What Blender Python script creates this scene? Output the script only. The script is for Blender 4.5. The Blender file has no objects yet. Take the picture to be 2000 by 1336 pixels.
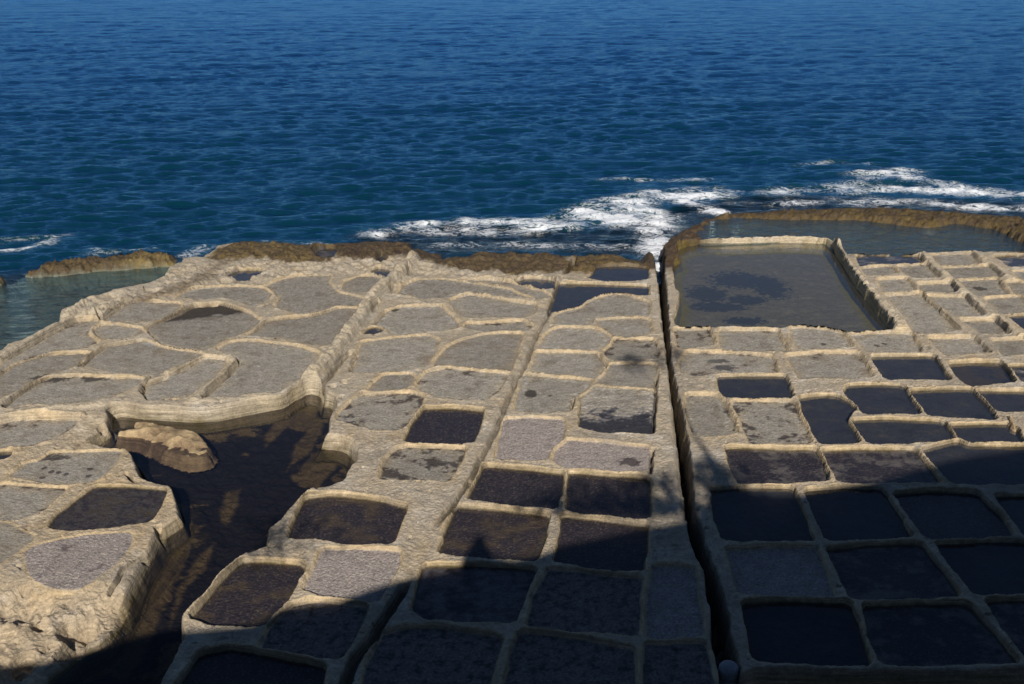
import bpy, math, random
import numpy as np

# ------------------------------------------------------------------ camera, world, sun, exposure
S = bpy.context.scene
FPX = 1944.0                       # focal length in pixels of the 2000 px wide photograph (35 mm lens)
PITCH = math.radians(21.5)
HCAM = 8.0
SEA_Z = -0.45

cam_d = bpy.data.cameras.new('camera')
cam_d.sensor_width = 36.0
cam_d.lens = 35.0
cam_d.clip_start = 0.1
cam_d.clip_end = 12000
cam = bpy.data.objects.new('camera', cam_d)
S.collection.objects.link(cam)
cam.location = (0, 0, HCAM)
cam.rotation_euler = (math.pi / 2 - PITCH, 0, 0)
S.camera = cam


def ray(px, py):
    """unit-less view ray through a pixel of the photograph (camera looks along +Y, pitched down)"""
    a = (px - 1000.0) / FPX
    b = (668.0 - py) / FPX
    return (a, math.cos(PITCH) + b * math.sin(PITCH), -math.sin(PITCH) + b * math.cos(PITCH))


def un(px, py, z=0.0):
    """point of the horizontal plane at height z seen at a pixel"""
    r = ray(px, py)
    t = (z - HCAM) / r[2]
    return (r[0] * t, r[1] * t)


# light travels along the ray through this pixel (the photographer's own shadow falls there)
SUNRAY = np.array(ray(905, 1058))
SUNRAY /= np.linalg.norm(SUNRAY)
sun_el = math.asin(-SUNRAY[2])
to_sun = -SUNRAY
sun_d = bpy.data.lights.new('sun', 'SUN')
sun_d.energy = 5.0
sun_d.angle = math.radians(0.53)
sun_d.color = (1.0, 0.925, 0.83)
sun = bpy.data.objects.new('sun', sun_d)
S.collection.objects.link(sun)
sun.rotation_euler = (math.pi / 2 - sun_el, 0, math.atan2(to_sun[0], -to_sun[1]))

W = bpy.data.worlds.new('World')
S.world = W
W.use_nodes = True
nt = W.node_tree
nt.nodes.clear()
sky = nt.nodes.new('ShaderNodeTexSky')
sky.sky_type = 'NISHITA'
sky.sun_disc = False
sky.sun_elevation = sun_el
sky.sun_rotation = math.atan2(to_sun[0], to_sun[1])
sky.air_density = 0.75
sky.dust_density = 0.0
sky.ozone_density = 4.0
bg = nt.nodes.new('ShaderNodeBackground')
bg.inputs['Strength'].default_value = 0.05
wo = nt.nodes.new('ShaderNodeOutputWorld')
nt.links.new(sky.outputs[0], bg.inputs[0])
nt.links.new(bg.outputs[0], wo.inputs[0])
S.view_settings.view_transform = 'Standard'
S.view_settings.look = 'None'
S.view_settings.gamma = 1.0
S.view_settings.exposure = 0.28
S.view_settings.use_curve_mapping = False
S.cycles.max_bounces = 6
S.cycles.transparent_max_bounces = 8

# ------------------------------------------------------------------ small helpers
rng = np.random.default_rng(7)
PERM = rng.permutation(4096)
GRAD = rng.uniform(0, 2 * math.pi, 4096)
GX, GY = np.cos(GRAD), np.sin(GRAD)


def gnoise(x, y, seed=0):
    xi = np.floor(x).astype(np.int64)
    yi = np.floor(y).astype(np.int64)
    fx = x - xi
    fy = y - yi
    u = fx * fx * fx * (fx * (fx * 6 - 15) + 10)
    v = fy * fy * fy * (fy * (fy * 6 - 15) + 10)

    def g(a, b, dx, dy):
        h = PERM[(PERM[(a + seed * 131) & 4095] + b) & 4095]
        return GX[h] * dx + GY[h] * dy
    n00 = g(xi, yi, fx, fy)
    n10 = g(xi + 1, yi, fx - 1, fy)
    n01 = g(xi, yi + 1, fx, fy - 1)
    n11 = g(xi + 1, yi + 1, fx - 1, fy - 1)
    a = n00 + u * (n10 - n00)
    b = n01 + u * (n11 - n01)
    return (a + v * (b - a)) * 1.5


def fbm(x, y, f, octv=4, seed=0, gain=0.5, ridged=False):
    s = 0.0
    a = 1.0
    tot = 0.0
    for k in range(octv):
        n = gnoise(x * f + 17.3 * k, y * f - 9.1 * k, seed + k)
        if ridged:
            n = 1 - 2 * np.abs(n)
        s = s + a * n
        tot += a
        a *= gain
        f *= 2.03
    return s / tot


def sst(a, b, x):
    t = np.clip((x - a) / (b - a), 0, 1)
    return t * t * (3 - 2 * t)


def sdist(poly, X, Y):
    """signed distance to a closed polygon, negative inside"""
    n = len(poly)
    d2 = np.full(X.shape, 1e9)
    inside = np.zeros(X.shape, bool)
    for i in range(n):
        ax, ay = poly[i]
        bx, by = poly[(i + 1) % n]
        ex, ey = bx - ax, by - ay
        L = ex * ex + ey * ey + 1e-12
        wx, wy = X - ax, Y - ay
        t = np.clip((wx * ex + wy * ey) / L, 0, 1)
        qx, qy = wx - ex * t, wy - ey * t
        d2 = np.minimum(d2, qx * qx + qy * qy)
        if ay != by:
            c = ((ay > Y) != (by > Y)) & (X < ex * (Y - ay) / (by - ay) + ax)
            inside ^= c
    d = np.sqrt(d2)
    return np.where(inside, -d, d)


def ldist(line, X, Y, widths=None):
    """distance to an open polyline, and the position along it (0..1)"""
    n = len(line)
    best = np.full(X.shape, 1e9)
    par = np.zeros(X.shape)
    for i in range(n - 1):
        ax, ay = line[i]
        bx, by = line[i + 1]
        ex, ey = bx - ax, by - ay
        L = ex * ex + ey * ey + 1e-12
        t = np.clip(((X - ax) * ex + (Y - ay) * ey) / L, 0, 1)
        d = np.hypot(X - ax - ex * t, Y - ay - ey * t)
        m = d < best
        best = np.where(m, d, best)
        par = np.where(m, (i + t) / (n - 1), par)
    return best, par


CROP = {'A1': (0, 400), 'A2': (500, 400), 'A3': (1000, 400), 'A4': (1500, 400),
        'B1': (0, 680), 'B2': (500, 680), 'B3': (1000, 680), 'B4': (1500, 680),
        'C1': (0, 1002), 'C2': (500, 1002), 'C3': (1000, 1002), 'C4': (1500, 1002)}


def pix(s, crop='F'):
    out = []
    for t in s.split():
        a, b = t.split(',')
        a, b = float(a), float(b)
        if crop != 'F':
            x0, y0 = CROP[crop]
            a, b = x0 + a / 4, y0 + b / 4
        out.append((a, b))
    return out


def poly_world(pts, z0, D):
    """outline of a sunken thing: its far edge is seen at the foot of the wall, its near edge at the rim"""
    n = len(pts)
    area = sum(pts[i][0] * pts[(i + 1) % n][1] - pts[(i + 1) % n][0] * pts[i][1] for i in range(n))
    sg = 1 if area > 0 else -1
    out = []
    for i in range(n):
        up = 0
        for (p, q) in ((pts[i - 1], pts[i]), (pts[i], pts[(i + 1) % n])):
            ex, ey = q[0] - p[0], q[1] - p[1]
            L = math.hypot(ex, ey) + 1e-9
            up += -(-ex) * sg / L * 0.5      # upward (image) part of the outward normal
        f = min(1, max(0, 0.5 + 0.75 * up))
        out.append(un(pts[i][0], pts[i][1], z0 - D * f))
    return out


def line_world(pts, z=0.0):
    return [un(a, b, z) for a, b in pts]


def grow(poly, r):
    n = len(poly)
    area = sum(poly[i][0] * poly[(i + 1) % n][1] - poly[(i + 1) % n][0] * poly[i][1] for i in range(n))
    sg = 1 if area > 0 else -1
    out = []
    for i in range(n):
        nx = ny = 0
        for (p, q) in ((poly[i - 1], poly[i]), (poly[i], poly[(i + 1) % n])):
            ex, ey = q[0] - p[0], q[1] - p[1]
            L = math.hypot(ex, ey) + 1e-9
            nx += ey / L * sg
            ny += -ex / L * sg
        L = math.hypot(nx, ny) + 1e-9
        k = r / L * min(2.0, 2 / L)
        out.append((poly[i][0] + nx * k, poly[i][1] + ny * k))
    return out


def densify(poly, step):
    out = []
    for i in range(len(poly)):
        a = poly[i]
        b = poly[(i + 1) % len(poly)]
        k = max(1, int(math.hypot(b[0] - a[0], b[1] - a[1]) / step))
        for j in range(k):
            out.append((a[0] + (b[0] - a[0]) * j / k, a[1] + (b[1] - a[1]) * j / k))
    return out


def smooth_poly(pts):
    """one Chaikin pass that keeps the corners fairly tight"""
    out = []
    n = len(pts)
    for i in range(n):
        a, b = pts[i], pts[(i + 1) % n]
        L = math.hypot(b[0] - a[0], b[1] - a[1]) + 1e-9
        t = min(0.25, 0.045 / L)
        out.append((a[0] + (b[0] - a[0]) * t, a[1] + (b[1] - a[1]) * t))
        out.append((b[0] - (b[0] - a[0]) * t, b[1] - (b[1] - a[1]) * t))
    return out


# ------------------------------------------------------------------ materials
def newmat(name):
    m = bpy.data.materials.new(name)
    m.use_nodes = True
    m.node_tree.nodes.clear()
    return m, m.node_tree


def N(t, kind, **kw):
    n = t.nodes.new(kind)
    for k, v in kw.items():
        if k in n.inputs:
            n.inputs[k].default_value = v
        else:
            setattr(n, k, v)
    return n


def math_n(t, op, a, b=None, clamp=False):
    n = t.nodes.new('ShaderNodeMath')
    n.operation = op
    n.use_clamp = clamp
    for i, v in enumerate((a, b)):
        if v is None:
            continue
        if isinstance(v, (int, float)):
            n.inputs[i].default_value = v
        else:
            t.links.new(v, n.inputs[i])
    return n.outputs[0]


def rock_material(name, bump=1.0, attr='Col', base=None, speck=0.5):
    m, t = newmat(name)
    geo = N(t, 'ShaderNodeNewGeometry')
    pos = geo.outputs['Position']
    if base is None:
        at = N(t, 'ShaderNodeAttribute', attribute_name=attr)
        col = at.outputs['Color']
        wat = N(t, 'ShaderNodeAttribute', attribute_name='wet').outputs['Fac']
    else:
        rgb = N(t, 'ShaderNodeRGB')
        rgb.outputs[0].default_value = (*base, 1)
        col = rgb.outputs[0]
        wat = None
    n1 = N(t, 'ShaderNodeTexNoise', Scale=22.0, Detail=6.0, Roughness=0.65)
    n2 = N(t, 'ShaderNodeTexNoise', Scale=75.0, Detail=3.0, Roughness=0.7)
    n3 = N(t, 'ShaderNodeTexVoronoi', Scale=34.0)
    for n in (n1, n2, n3):
        t.links.new(pos, n.inputs['Vector'])
    # grain: multiplies the colour by 0.6 .. 1.45
    k = math_n(t, 'ADD', math_n(t, 'MULTIPLY', n1.outputs['Fac'], 0.9), math_n(t, 'MULTIPLY', n2.outputs['Fac'], speck * 1.6))
    k = math_n(t, 'ADD', k, 0.55 - 0.8 * speck)
    vm = N(t, 'ShaderNodeVectorMath', operation='SCALE')
    t.links.new(col, vm.inputs[0])
    t.links.new(k, vm.inputs['Scale'])
    # bedding layers show where the stone is cut steeply
    sep = N(t, 'ShaderNodeSeparateXYZ')
    t.links.new(geo.outputs['Normal'], sep.inputs[0])
    steep = math_n(t, 'MULTIPLY', math_n(t, 'SUBTRACT', 0.85, sep.outputs['Z']), 2.2, clamp=True)
    ms = N(t, 'ShaderNodeMapping')
    ms.inputs['Scale'].default_value = (1.2, 1.2, 34.0)
    t.links.new(pos, ms.inputs[0])
    n4 = N(t, 'ShaderNodeTexNoise', Scale=1.0, Detail=4.0, Roughness=0.6)
    t.links.new(ms.outputs[0], n4.inputs['Vector'])
    lay = math_n(t, 'MULTIPLY', math_n(t, 'MULTIPLY', math_n(t, 'SUBTRACT', n4.outputs['Fac'], 0.52), 1.9), steep)
    n5 = N(t, 'ShaderNodeTexNoise', Scale=7.0, Detail=5.0, Roughness=0.7)
    t.links.new(pos, n5.inputs['Vector'])
    blotch = math_n(t, 'ADD', math_n(t, 'MULTIPLY', n5.outputs['Fac'], 1.1), 0.45)
    vm2 = N(t, 'ShaderNodeVectorMath', operation='SCALE')
    t.links.new(vm.outputs[0], vm2.inputs[0])
    t.links.new(math_n(t, 'MULTIPLY', blotch, math_n(t, 'ADD', 1.0, lay)), vm2.inputs['Scale'])
    vm = vm2
    # pits
    pit = N(t, 'ShaderNodeMapRange')
    pit.inputs['From Min'].default_value = 0.08
    pit.inputs['From Max'].default_value = 0.22
    t.links.new(n3.outputs['Distance'], pit.inputs['Value'])
    hgt = math_n(t, 'ADD', math_n(t, 'MULTIPLY', n1.outputs['Fac'], 1.0), math_n(t, 'MULTIPLY', n2.outputs['Fac'], 0.35))
    hgt = math_n(t, 'ADD', hgt, math_n(t, 'MULTIPLY', pit.outputs[0], 0.18))
    hgt = math_n(t, 'ADD', hgt, math_n(t, 'MULTIPLY', n5.outputs['Fac'], 0.8))
    hgt = math_n(t, 'ADD', hgt, math_n(t, 'MULTIPLY', lay, 0.5))
    bp = N(t, 'ShaderNodeBump', Strength=0.9, Distance=0.035 * bump)
    t.links.new(hgt, bp.inputs['Height'])
    p = N(t, 'ShaderNodeBsdfPrincipled')
    t.links.new(vm.outputs[0], p.inputs['Base Color'])
    t.links.new(bp.outputs[0], p.inputs['Normal'])
    p.inputs['Specular IOR Level'].default_value = 0.25
    if wat is not None:
        r = math_n(t, 'SUBTRACT', 0.92, math_n(t, 'MULTIPLY', wat, 0.55))
        t.links.new(r, p.inputs['Roughness'])
    else:
        p.inputs['Roughness'].default_value = 0.85
    o = N(t, 'ShaderNodeOutputMaterial')
    t.links.new(p.outputs[0], o.inputs[0])
    return m


def schlick(t, normal):
    lw = N(t, 'ShaderNodeLayerWeight', Blend=0.5)
    t.links.new(normal, lw.inputs['Normal'])
    return math_n(t, 'ADD', math_n(t, 'MULTIPLY', math_n(t, 'POWER', lw.outputs['Facing'], 5.0), 0.98), 0.02)


def water_material(name, tint, ripple=0.004, scale=7.0, rough=0.03, haze=0.0, hazecol=(0.1, 0.12, 0.1)):
    m, t = newmat(name)
    geo = N(t, 'ShaderNodeNewGeometry')
    mp = N(t, 'ShaderNodeMapping')
    mp.inputs['Scale'].default_value = (0.6, 1.0, 1.0)
    t.links.new(geo.outputs['Position'], mp.inputs[0])
    n1 = N(t, 'ShaderNodeTexNoise', Scale=scale, Detail=4.0, Roughness=0.6, Distortion=0.6)
    t.links.new(mp.outputs[0], n1.inputs['Vector'])
    bp = N(t, 'ShaderNodeBump', Strength=1.0, Distance=ripple)
    t.links.new(n1.outputs['Fac'], bp.inputs['Height'])
    fr = schlick(t, bp.outputs[0])
    tr = N(t, 'ShaderNodeBsdfTransparent')
    tr.inputs['Color'].default_value = (*tint, 1)
    body = tr.outputs[0]
    if haze > 0:
        df = N(t, 'ShaderNodeBsdfDiffuse')
        df.inputs['Color'].default_value = (*hazecol, 1)
        mx0 = N(t, 'ShaderNodeMixShader')
        mx0.inputs[0].default_value = haze
        t.links.new(tr.outputs[0], mx0.inputs[1])
        t.links.new(df.outputs[0], mx0.inputs[2])
        body = mx0.outputs[0]
    gl = N(t, 'ShaderNodeBsdfGlossy', Roughness=rough)
    t.links.new(bp.outputs[0], gl.inputs['Normal'])
    mx = N(t, 'ShaderNodeMixShader')
    t.links.new(fr, mx.inputs[0])
    t.links.new(body, mx.inputs[1])
    t.links.new(gl.outputs[0], mx.inputs[2])
    o = N(t, 'ShaderNodeOutputMaterial')
    t.links.new(mx.outputs[0], o.inputs[0])
    return m


def sea_material():
    m, t = newmat('sea_water')
    geo = N(t, 'ShaderNodeNewGeometry')
    pos = geo.outputs['Position']
    sh = N(t, 'ShaderNodeAttribute', attribute_name='shallow').outputs['Fac']
    fm = N(t, 'ShaderNodeAttribute', attribute_name='foam').outputs['Fac']
    tq = N(t, 'ShaderNodeAttribute', attribute_name='teal').outputs['Fac']
    mp = N(t, 'ShaderNodeMapping')
    mp.inputs['Scale'].default_value = (0.38, 1.0, 1.0)
    t.links.new(pos, mp.inputs[0])
    n1 = N(t, 'ShaderNodeTexNoise', Scale=4.2, Detail=6.0, Roughness=0.62, Distortion=0.2)
    t.links.new(mp.outputs[0], n1.inputs['Vector'])
    bp = N(t, 'ShaderNodeBump', Strength=1.0, Distance=0.075)
    t.links.new(n1.outputs['Fac'], bp.inputs['Height'])
    mixc = N(t, 'ShaderNodeMix', data_type='RGBA')
    mixc.inputs[6].default_value = (0.002, 0.025, 0.062, 1)
    mixc.inputs[7].default_value = (0.0015, 0.025, 0.038, 1)
    t.links.new(tq, mixc.inputs[0])
    fr = schlick(t, bp.outputs[0])
    aer = N(t, 'ShaderNodeMix', data_type='RGBA')      # air bubbles turn the broken water milky green
    t.links.new(math_n(t, 'MULTIPLY', fm, 0.5, clamp=True), aer.inputs[0])
    t.links.new(mixc.outputs[2], aer.inputs[6])
    aer.inputs[7].default_value = (0.035, 0.115, 0.125, 1)
    body = N(t, 'ShaderNodeBsdfDiffuse')
    t.links.new(aer.outputs[2], body.inputs['Color'])
    t.links.new(bp.outputs[0], body.inputs['Normal'])
    shine = N(t, 'ShaderNodeBsdfGlossy', Roughness=0.12)
    shine.inputs['Color'].default_value = (0.31, 0.62, 0.98, 1)
    t.links.new(bp.outputs[0], shine.inputs['Normal'])
    deep = N(t, 'ShaderNodeMixShader')
    t.links.new(fr, deep.inputs[0])
    t.links.new(body.outputs[0], deep.inputs[1])
    t.links.new(shine.outputs[0], deep.inputs[2])
    tr = N(t, 'ShaderNodeBsdfTransparent')
    tr.inputs['Color'].default_value = (0.50, 0.63, 0.70, 1)
    gl = N(t, 'ShaderNodeBsdfGlossy', Roughness=0.05)
    t.links.new(bp.outputs[0], gl.inputs['Normal'])
    clear = N(t, 'ShaderNodeMixShader')
    t.links.new(fr, clear.inputs[0])
    t.links.new(tr.outputs[0], clear.inputs[1])
    t.links.new(gl.outputs[0], clear.inputs[2])
    mx = N(t, 'ShaderNodeMixShader')
    t.links.new(sh, mx.inputs[0])
    t.links.new(deep.outputs[0], mx.inputs[1])
    t.links.new(clear.outputs[0], mx.inputs[2])
    # foam: lacy threshold of ridged noise by the foam density
    m2 = N(t, 'ShaderNodeMapping')
    m2.inputs['Scale'].default_value = (0.72, 1.0, 1.0)
    t.links.new(pos, m2.inputs[0])
    f1 = N(t, 'ShaderNodeTexNoise', Scale=1.9, Detail=7.0, Roughness=0.66, Distortion=1.6)
    f2 = N(t, 'ShaderNodeTexNoise', Scale=5.5, Detail=5.0, Roughness=0.7, Distortion=1.0)
    for f in (f1, f2):
        t.links.new(m2.outputs[0], f.inputs['Vector'])
    def ridge(o):                       # 1 on the noise's mid level, falling to 0: thin threads
        return math_n(t, 'SUBTRACT', 1.0, math_n(t, 'MULTIPLY', math_n(t, 'ABSOLUTE', math_n(t, 'SUBTRACT', o, 0.5)), 6.0), clamp=True)
    r = math_n(t, 'ADD', math_n(t, 'MULTIPLY', ridge(f1.outputs['Fac']), 0.55), math_n(t, 'MULTIPLY', ridge(f2.outputs['Fac']), 0.45))
    s = math_n(t, 'SUBTRACT', math_n(t, 'ADD', r, math_n(t, 'MULTIPLY', fm, 1.0)), 1.08)
    a = math_n(t, 'MULTIPLY', s, 1.8, clamp=True)
    has = math_n(t, 'MULTIPLY', fm, 8.0, clamp=True)
    a = math_n(t, 'MULTIPLY', math_n(t, 'MULTIPLY', a, has), 0.95)
    fo = N(t, 'ShaderNodeBsdfDiffuse')
    fo.inputs['Color'].default_value = (0.78, 0.81, 0.84, 1)
    mf = N(t, 'ShaderNodeMixShader')
    t.links.new(a, mf.inputs[0])
    t.links.new(mx.outputs[0], mf.inputs[1])
    t.links.new(fo.outputs[0], mf.inputs[2])
    o = N(t, 'ShaderNodeOutputMaterial')
    t.links.new(mf.outputs[0], o.inputs[0])
    return m


M_ROCK = rock_material('limestone')
M_WATER = water_material('brine_water', (0.66, 0.67, 0.70), ripple=0.003, haze=0.14, hazecol=(0.06, 0.072, 0.10))
M_POOL = water_material('pool_water', (0.68, 0.70, 0.70), ripple=0.004, haze=0.15, hazecol=(0.13, 0.14, 0.15))
M_LAGOON = water_material('lagoon_water', (0.60, 0.72, 0.76), ripple=0.07, scale=4.0, haze=0.25, hazecol=(0.03, 0.085, 0.15))
M_FILM = water_material('thin_brine', (0.80, 0.80, 0.84), ripple=0.002, haze=0.05, hazecol=(0.05, 0.06, 0.085))
M_DEEP = water_material('still_water', (0.58, 0.56, 0.55), ripple=0.002, haze=0.10, hazecol=(0.012, 0.018, 0.045))
M_SEA = sea_material()

# ------------------------------------------------------------------ the outlines
PANS = []


def P(kind, D, crop, pts, label, z0=0.0, stain=None, wd=0.05, cat='salt pan', name='salt_pan', undercut=0.0):
    PANS.append(dict(kind=kind, D=D, px=pix(pts, crop), label=label, z0=z0, stain=stain, wd=wd, cat=cat, name=name, undercut=undercut))


# --- big pools
P('L', 0.11, 'F', '1327,489 1345,482 1375,478 1410,478 1462,478 1500,476 1560,475 1608,478 1625,490 1630,500 1643,520 1663,555 1685,583 1713,620 1740,645 1700,644 1650,647 1625,642 1600,637 1560,634 1530,636 1500,636 1440,634 1390,636 1345,639 1325,635 1322,620 1327,612 1332,590 1334,570 1324,562 1321,540 1320,520 1336,508 1330,496', 'large rectangular pool of murky grey green water with dark blue patches', wd=0.28, cat='rock pool', name='rock_pool')
P('R', 0.09, 'F', '1376,470 1385,452 1400,437 1440,430 1500,432 1560,434 1680,434 1700,438 1780,446 1820,452 1857,445 1880,442 1938,453 1960,466 1985,478 1990,488 1960,486 1920,487 1880,488 1800,490 1790,494 1730,496 1660,493 1650,486 1634,470 1600,462 1560,458 1520,461 1480,465 1430,466', 'long rippled blue pool behind the big rectangular pool and below the brown reef', wd=0.20, cat='rock pool', name='rock_pool')
P('Q', 0.27, 'F', '196,860 230,846 228,830 232,818 270,822 320,826 380,830 430,826 470,818 520,808 560,800 585,782 602,772 618,775 622,797 640,799 648,806 632,828 610,878 640,882 668,887 684,893 668,905 652,930 620,948 605,955 585,968 565,985 530,1012 505,1035 500,1062 470,1082 440,1104 415,1130 390,1162 365,1185 347,1208 338,1240 325,1275 300,1336 280,1440 60,1440 110,1336 170,1290 215,1268 240,1240 258,1200 280,1150 300,1102 322,1070 335,1052 355,1040 372,1014 366,985 352,960 338,940 318,930 300,922 285,895 268,876 245,866 220,866', 'dark water inlet winding between the lower left block and the pans', wd=0.30, cat='rock pool', name='rock_pool')
# --- upper right field
P('H', 0.09, 'A4', '690,402 880,400 1040,405 1180,412 1215,450 1100,455 900,458 800,460 720,475', 'flooded strip pan at the far edge of the right field, beside the big pool wall')
P('D', 0.09, 'A4', '730,497 960,482 1012,530 940,545 770,548', 'small dry pan in second row of right field, next to the big pool wall')
P('D', 0.09, 'A4', '1015,482 1230,470 1340,572 1150,570 1075,545', 'dry pan tucked left of the diagonal wall, second row of right field', stain=0.15)
P('D', 0.10, 'A4', '860,585 1080,580 1150,665 1040,675 900,682', 'plain grey pan against the big pool wall, third row of right field')
P('D2', 0.12, 'A4', '1170,622 1420,618 1480,685 1200,672', 'narrow damp pan under a thick rim, left of the diagonal wall')
P('D1', 0.15, 'A4', '910,705 1190,700 1340,850 1500,985 1250,1000 1145,992 1050,840', 'long slanting dry pan with dark flecks beside the big pool wall')
P('D1', 0.10, 'A4', '1230,710 1530,728 1685,870 1500,862 1450,868', 'four sided dry pan with a shaded right wall, left of the diagonal wall', stain=0.3)
P('D2', 0.12, 'A4', '1500,900 1770,915 1885,1012 1660,1000', 'damp grey pan just under the short rim beside the diagonal wall', stain=0.4)
P('D', 0.10, 'A4', '1270,392 1580,385 1660,465 1350,475', 'farthest dry pan right of the diagonal wall in the top row')
P('D', 0.10, 'A4', '1360,487 1720,485 1830,565 1600,572 1455,578', 'clean grey pan right of the diagonal wall in the second row')
P('DS', 0.10, 'A4', '1490,590 1780,580 1870,700 1620,705', 'pan with a single dark oval spot right of the diagonal wall')
P('D1', 0.10, 'A4', '1690,735 1960,720 2090,830 1840,852', 'grey pan with pale swirls at the right edge of the field')
P('W', 0.09, 'A4', '1860,872 2050,865 2220,960 2040,985', 'blue water pan cut by the right edge, above the pale rims')
P('D', 0.10, 'A4', '1865,605 2040,598 2130,700 1930,692', 'small dry pan with a shaded wall near the right edge, below the long pools')
P('H', 0.10, 'A4', '1770,402 2010,405 2090,480 1890,482', 'half flooded pan in the top right corner of the pan field')
P('D1', 0.08, 'A4', '1915,522 2100,518 2180,600 1990,598', 'brownish dry pan cut by the right edge, below the half flooded corner pan')
# --- row under the big pool
P('D1', 0.12, 'A3', '1270,978 1535,968 1582,1092 1450,1105 1350,1125 1300,1110', 'small stained pan in the corner between channel and big pool', stain=0.55)
P('D1', 0.12, 'A3', '1620,985 2070,988 2100,1060 2160,1150 1900,1138 1645,1132 1620,1060', 'wide dry pan below the big pool with one dark corner', stain=0.3)
P('D', 0.10, 'A4', '170,965 300,957 490,968 585,1000 655,1112 430,1118 230,1125 190,1050', 'pale round topped pan below the middle of the big pool')
P('DF', 0.10, 'A4', '655,1015 900,1008 1115,1012 1200,1150 980,1140 770,1145', 'dry pan with two small dark flecks under the big pool corner')
P('D1', 0.13, 'A4', '1250,1042 1600,1050 1740,1158 1560,1160 1390,1172 1300,1100', 'grey pan under a thick rim just right of the big pool corner', stain=0.35)
P('D', 0.11, 'A4', '1745,1062 2000,1058 2120,1165 1840,1172', 'dry pan at the right edge in the row below the diagonal wall')
# --- second row right of the channel
P('D2', 0.10, 'B3', '1370,38 1700,45 2025,75 2045,120 2068,190 1850,198 1640,188 1400,205 1320,180 1310,110', 'long stained pan beside the channel with scattered dark patches', stain=0.42)
P('D2', 0.10, 'B4', '150,62 420,45 700,48 760,130 815,222 600,232 400,225 240,230 200,150', 'speckled grey pan with dark diagonal streaks, left of a water pan', stain=0.4)
P('W', 0.09, 'B4', '805,68 1050,70 1290,72 1350,160 1412,245 1180,240 930,235 860,140', 'first dark water pan in the row, right of the streaked grey pan')
P('W2', 0.12, 'B4', '1410,122 1600,118 1815,122 1870,200 1925,265 1750,272 1570,290 1480,210', 'brown water pan beneath a thick pale rim, second water pan in its row')
P('H', 0.10, 'B4', '1885,142 2080,140 2200,262 2000,262', 'wet grey pan touching the right edge beside the brown water pan')
# --- third row
P('W', 0.08, 'B3', '1610,227 1850,222 2125,226 2160,300 2190,388 2050,382 1900,388 1645,376 1625,300', 'small slate blue water pan beside the bare rock patch by the channel')
P('W', 0.08, 'B4', '640,296 850,292 1045,300 1120,410 1185,515 960,508 765,510 690,450 605,345', 'skewed blue water pan with a broken left corner')
P('W', 0.09, 'B4', '1115,335 1350,330 1585,330 1690,430 1785,555 1500,535 1270,525 1190,430', 'blue water pan right of the one with the broken corner')
P('W', 0.10, 'B4', '1640,330 1900,345 2200,345 2290,500 1990,490 1850,490 1790,480 1710,400', 'dark blue water pan at the right edge above the jutting rock knob')
P('W', 0.08, 'B4', '255,395 420,378 530,380 640,435 700,470 625,515 605,560 660,650 712,740 560,742 415,748 350,640 330,570 285,520', 'tall dark water pan with a pinched right side, beside the stained pan')
P('W', 0.08, 'B4', '655,565 900,562 1150,572 1350,580 1430,660 1455,700 1320,722 1170,728 980,742 795,740 720,650', 'wide dark water pan below the skewed one with the broken corner')
P('W', 0.08, 'B4', '1420,602 1650,605 1880,602 1940,650 1985,728 1800,722 1640,730 1560,722 1490,680', 'dark water pan below the jutting rock knob, near the right edge')
P('W', 0.08, 'B4', '2010,640 2200,620 2300,725 2060,728', 'corner of a dark water pan peeping in at the right edge')
P('D2', 0.13, 'B3', '1370,378 1500,375 1640,388 1700,520 1758,660 1650,675 1550,682 1430,675 1380,560 1350,470', 'narrow tall stained pan right beside the deep channel', stain=0.45)
P('D2', 0.10, 'B3', '1715,425 1950,418 2200,432 2250,560 2300,640 2322,742 2100,738 1865,735 1800,580', 'heavily blotched black and white pan left of the tall dark water pan', stain=0.6)
# --- fourth row
P('K1', 0.11, 'B3', '1665,785 1900,792 2120,800 2365,800 2420,900 2472,1042 2150,1045 1950,1048 1785,1055 1740,1000 1700,880', 'dark stained pan with grey top edge, first right of the channel in its row')
P('K1', 0.10, 'B4', '425,805 650,800 900,802 1140,800 1240,920 1335,1052 1100,1045 800,1045 565,1042 480,900', 'purplish dark pan, sunlit at the top, crossed by the shadow edge')
P('W', 0.10, 'B4', '1215,795 1350,770 1470,735 1560,765 1800,775 2100,775 2300,1058 1850,1055 1445,1055 1330,920', 'wide navy water pan at the right edge, mostly in shadow')
# --- fifth row
P('W', 0.10, 'F', '1390,958 1470,955 1545,956 1566,1005 1588,1056 1500,1056 1414,1053 1398,1010', 'navy water pan in shadow directly right of the channel')
P('W', 0.10, 'F', '1573,960 1650,956 1720,958 1750,1003 1778,1048 1700,1050 1617,1054 1596,1010', 'second navy water pan in the shadow row right of the channel')
P('K', 0.11, 'F', '1745,966 1820,962 1905,966 1945,1005 1978,1046 1900,1047 1812,1050 1780,1010', 'dark rough pan in shadow, third in its row from the channel')
P('W', 0.11, 'F', '1945,970 2080,970 2140,1048 2008,1046 1975,1010', 'shadowed water pan at the right edge beside the dark rough one')
# --- sixth row
P('G', 0.11, 'F', '1421,1076 1500,1073 1590,1073 1610,1118 1630,1164 1550,1164 1500,1160 1445,1156 1432,1115', 'shadowed pan of bluish grey gravel right of the channel')
P('K1', 0.11, 'C4', '460,290 800,262 1180,252 1340,440 1500,648 1080,655 660,662 560,480', 'shadowed dark grey pan in the middle of the lower right rows')
P('W', 0.12, 'C4', '1310,242 1650,240 2000,235 2340,590 1980,610 1630,635 1480,450', 'black water pan in shadow near the lower right edge')
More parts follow.
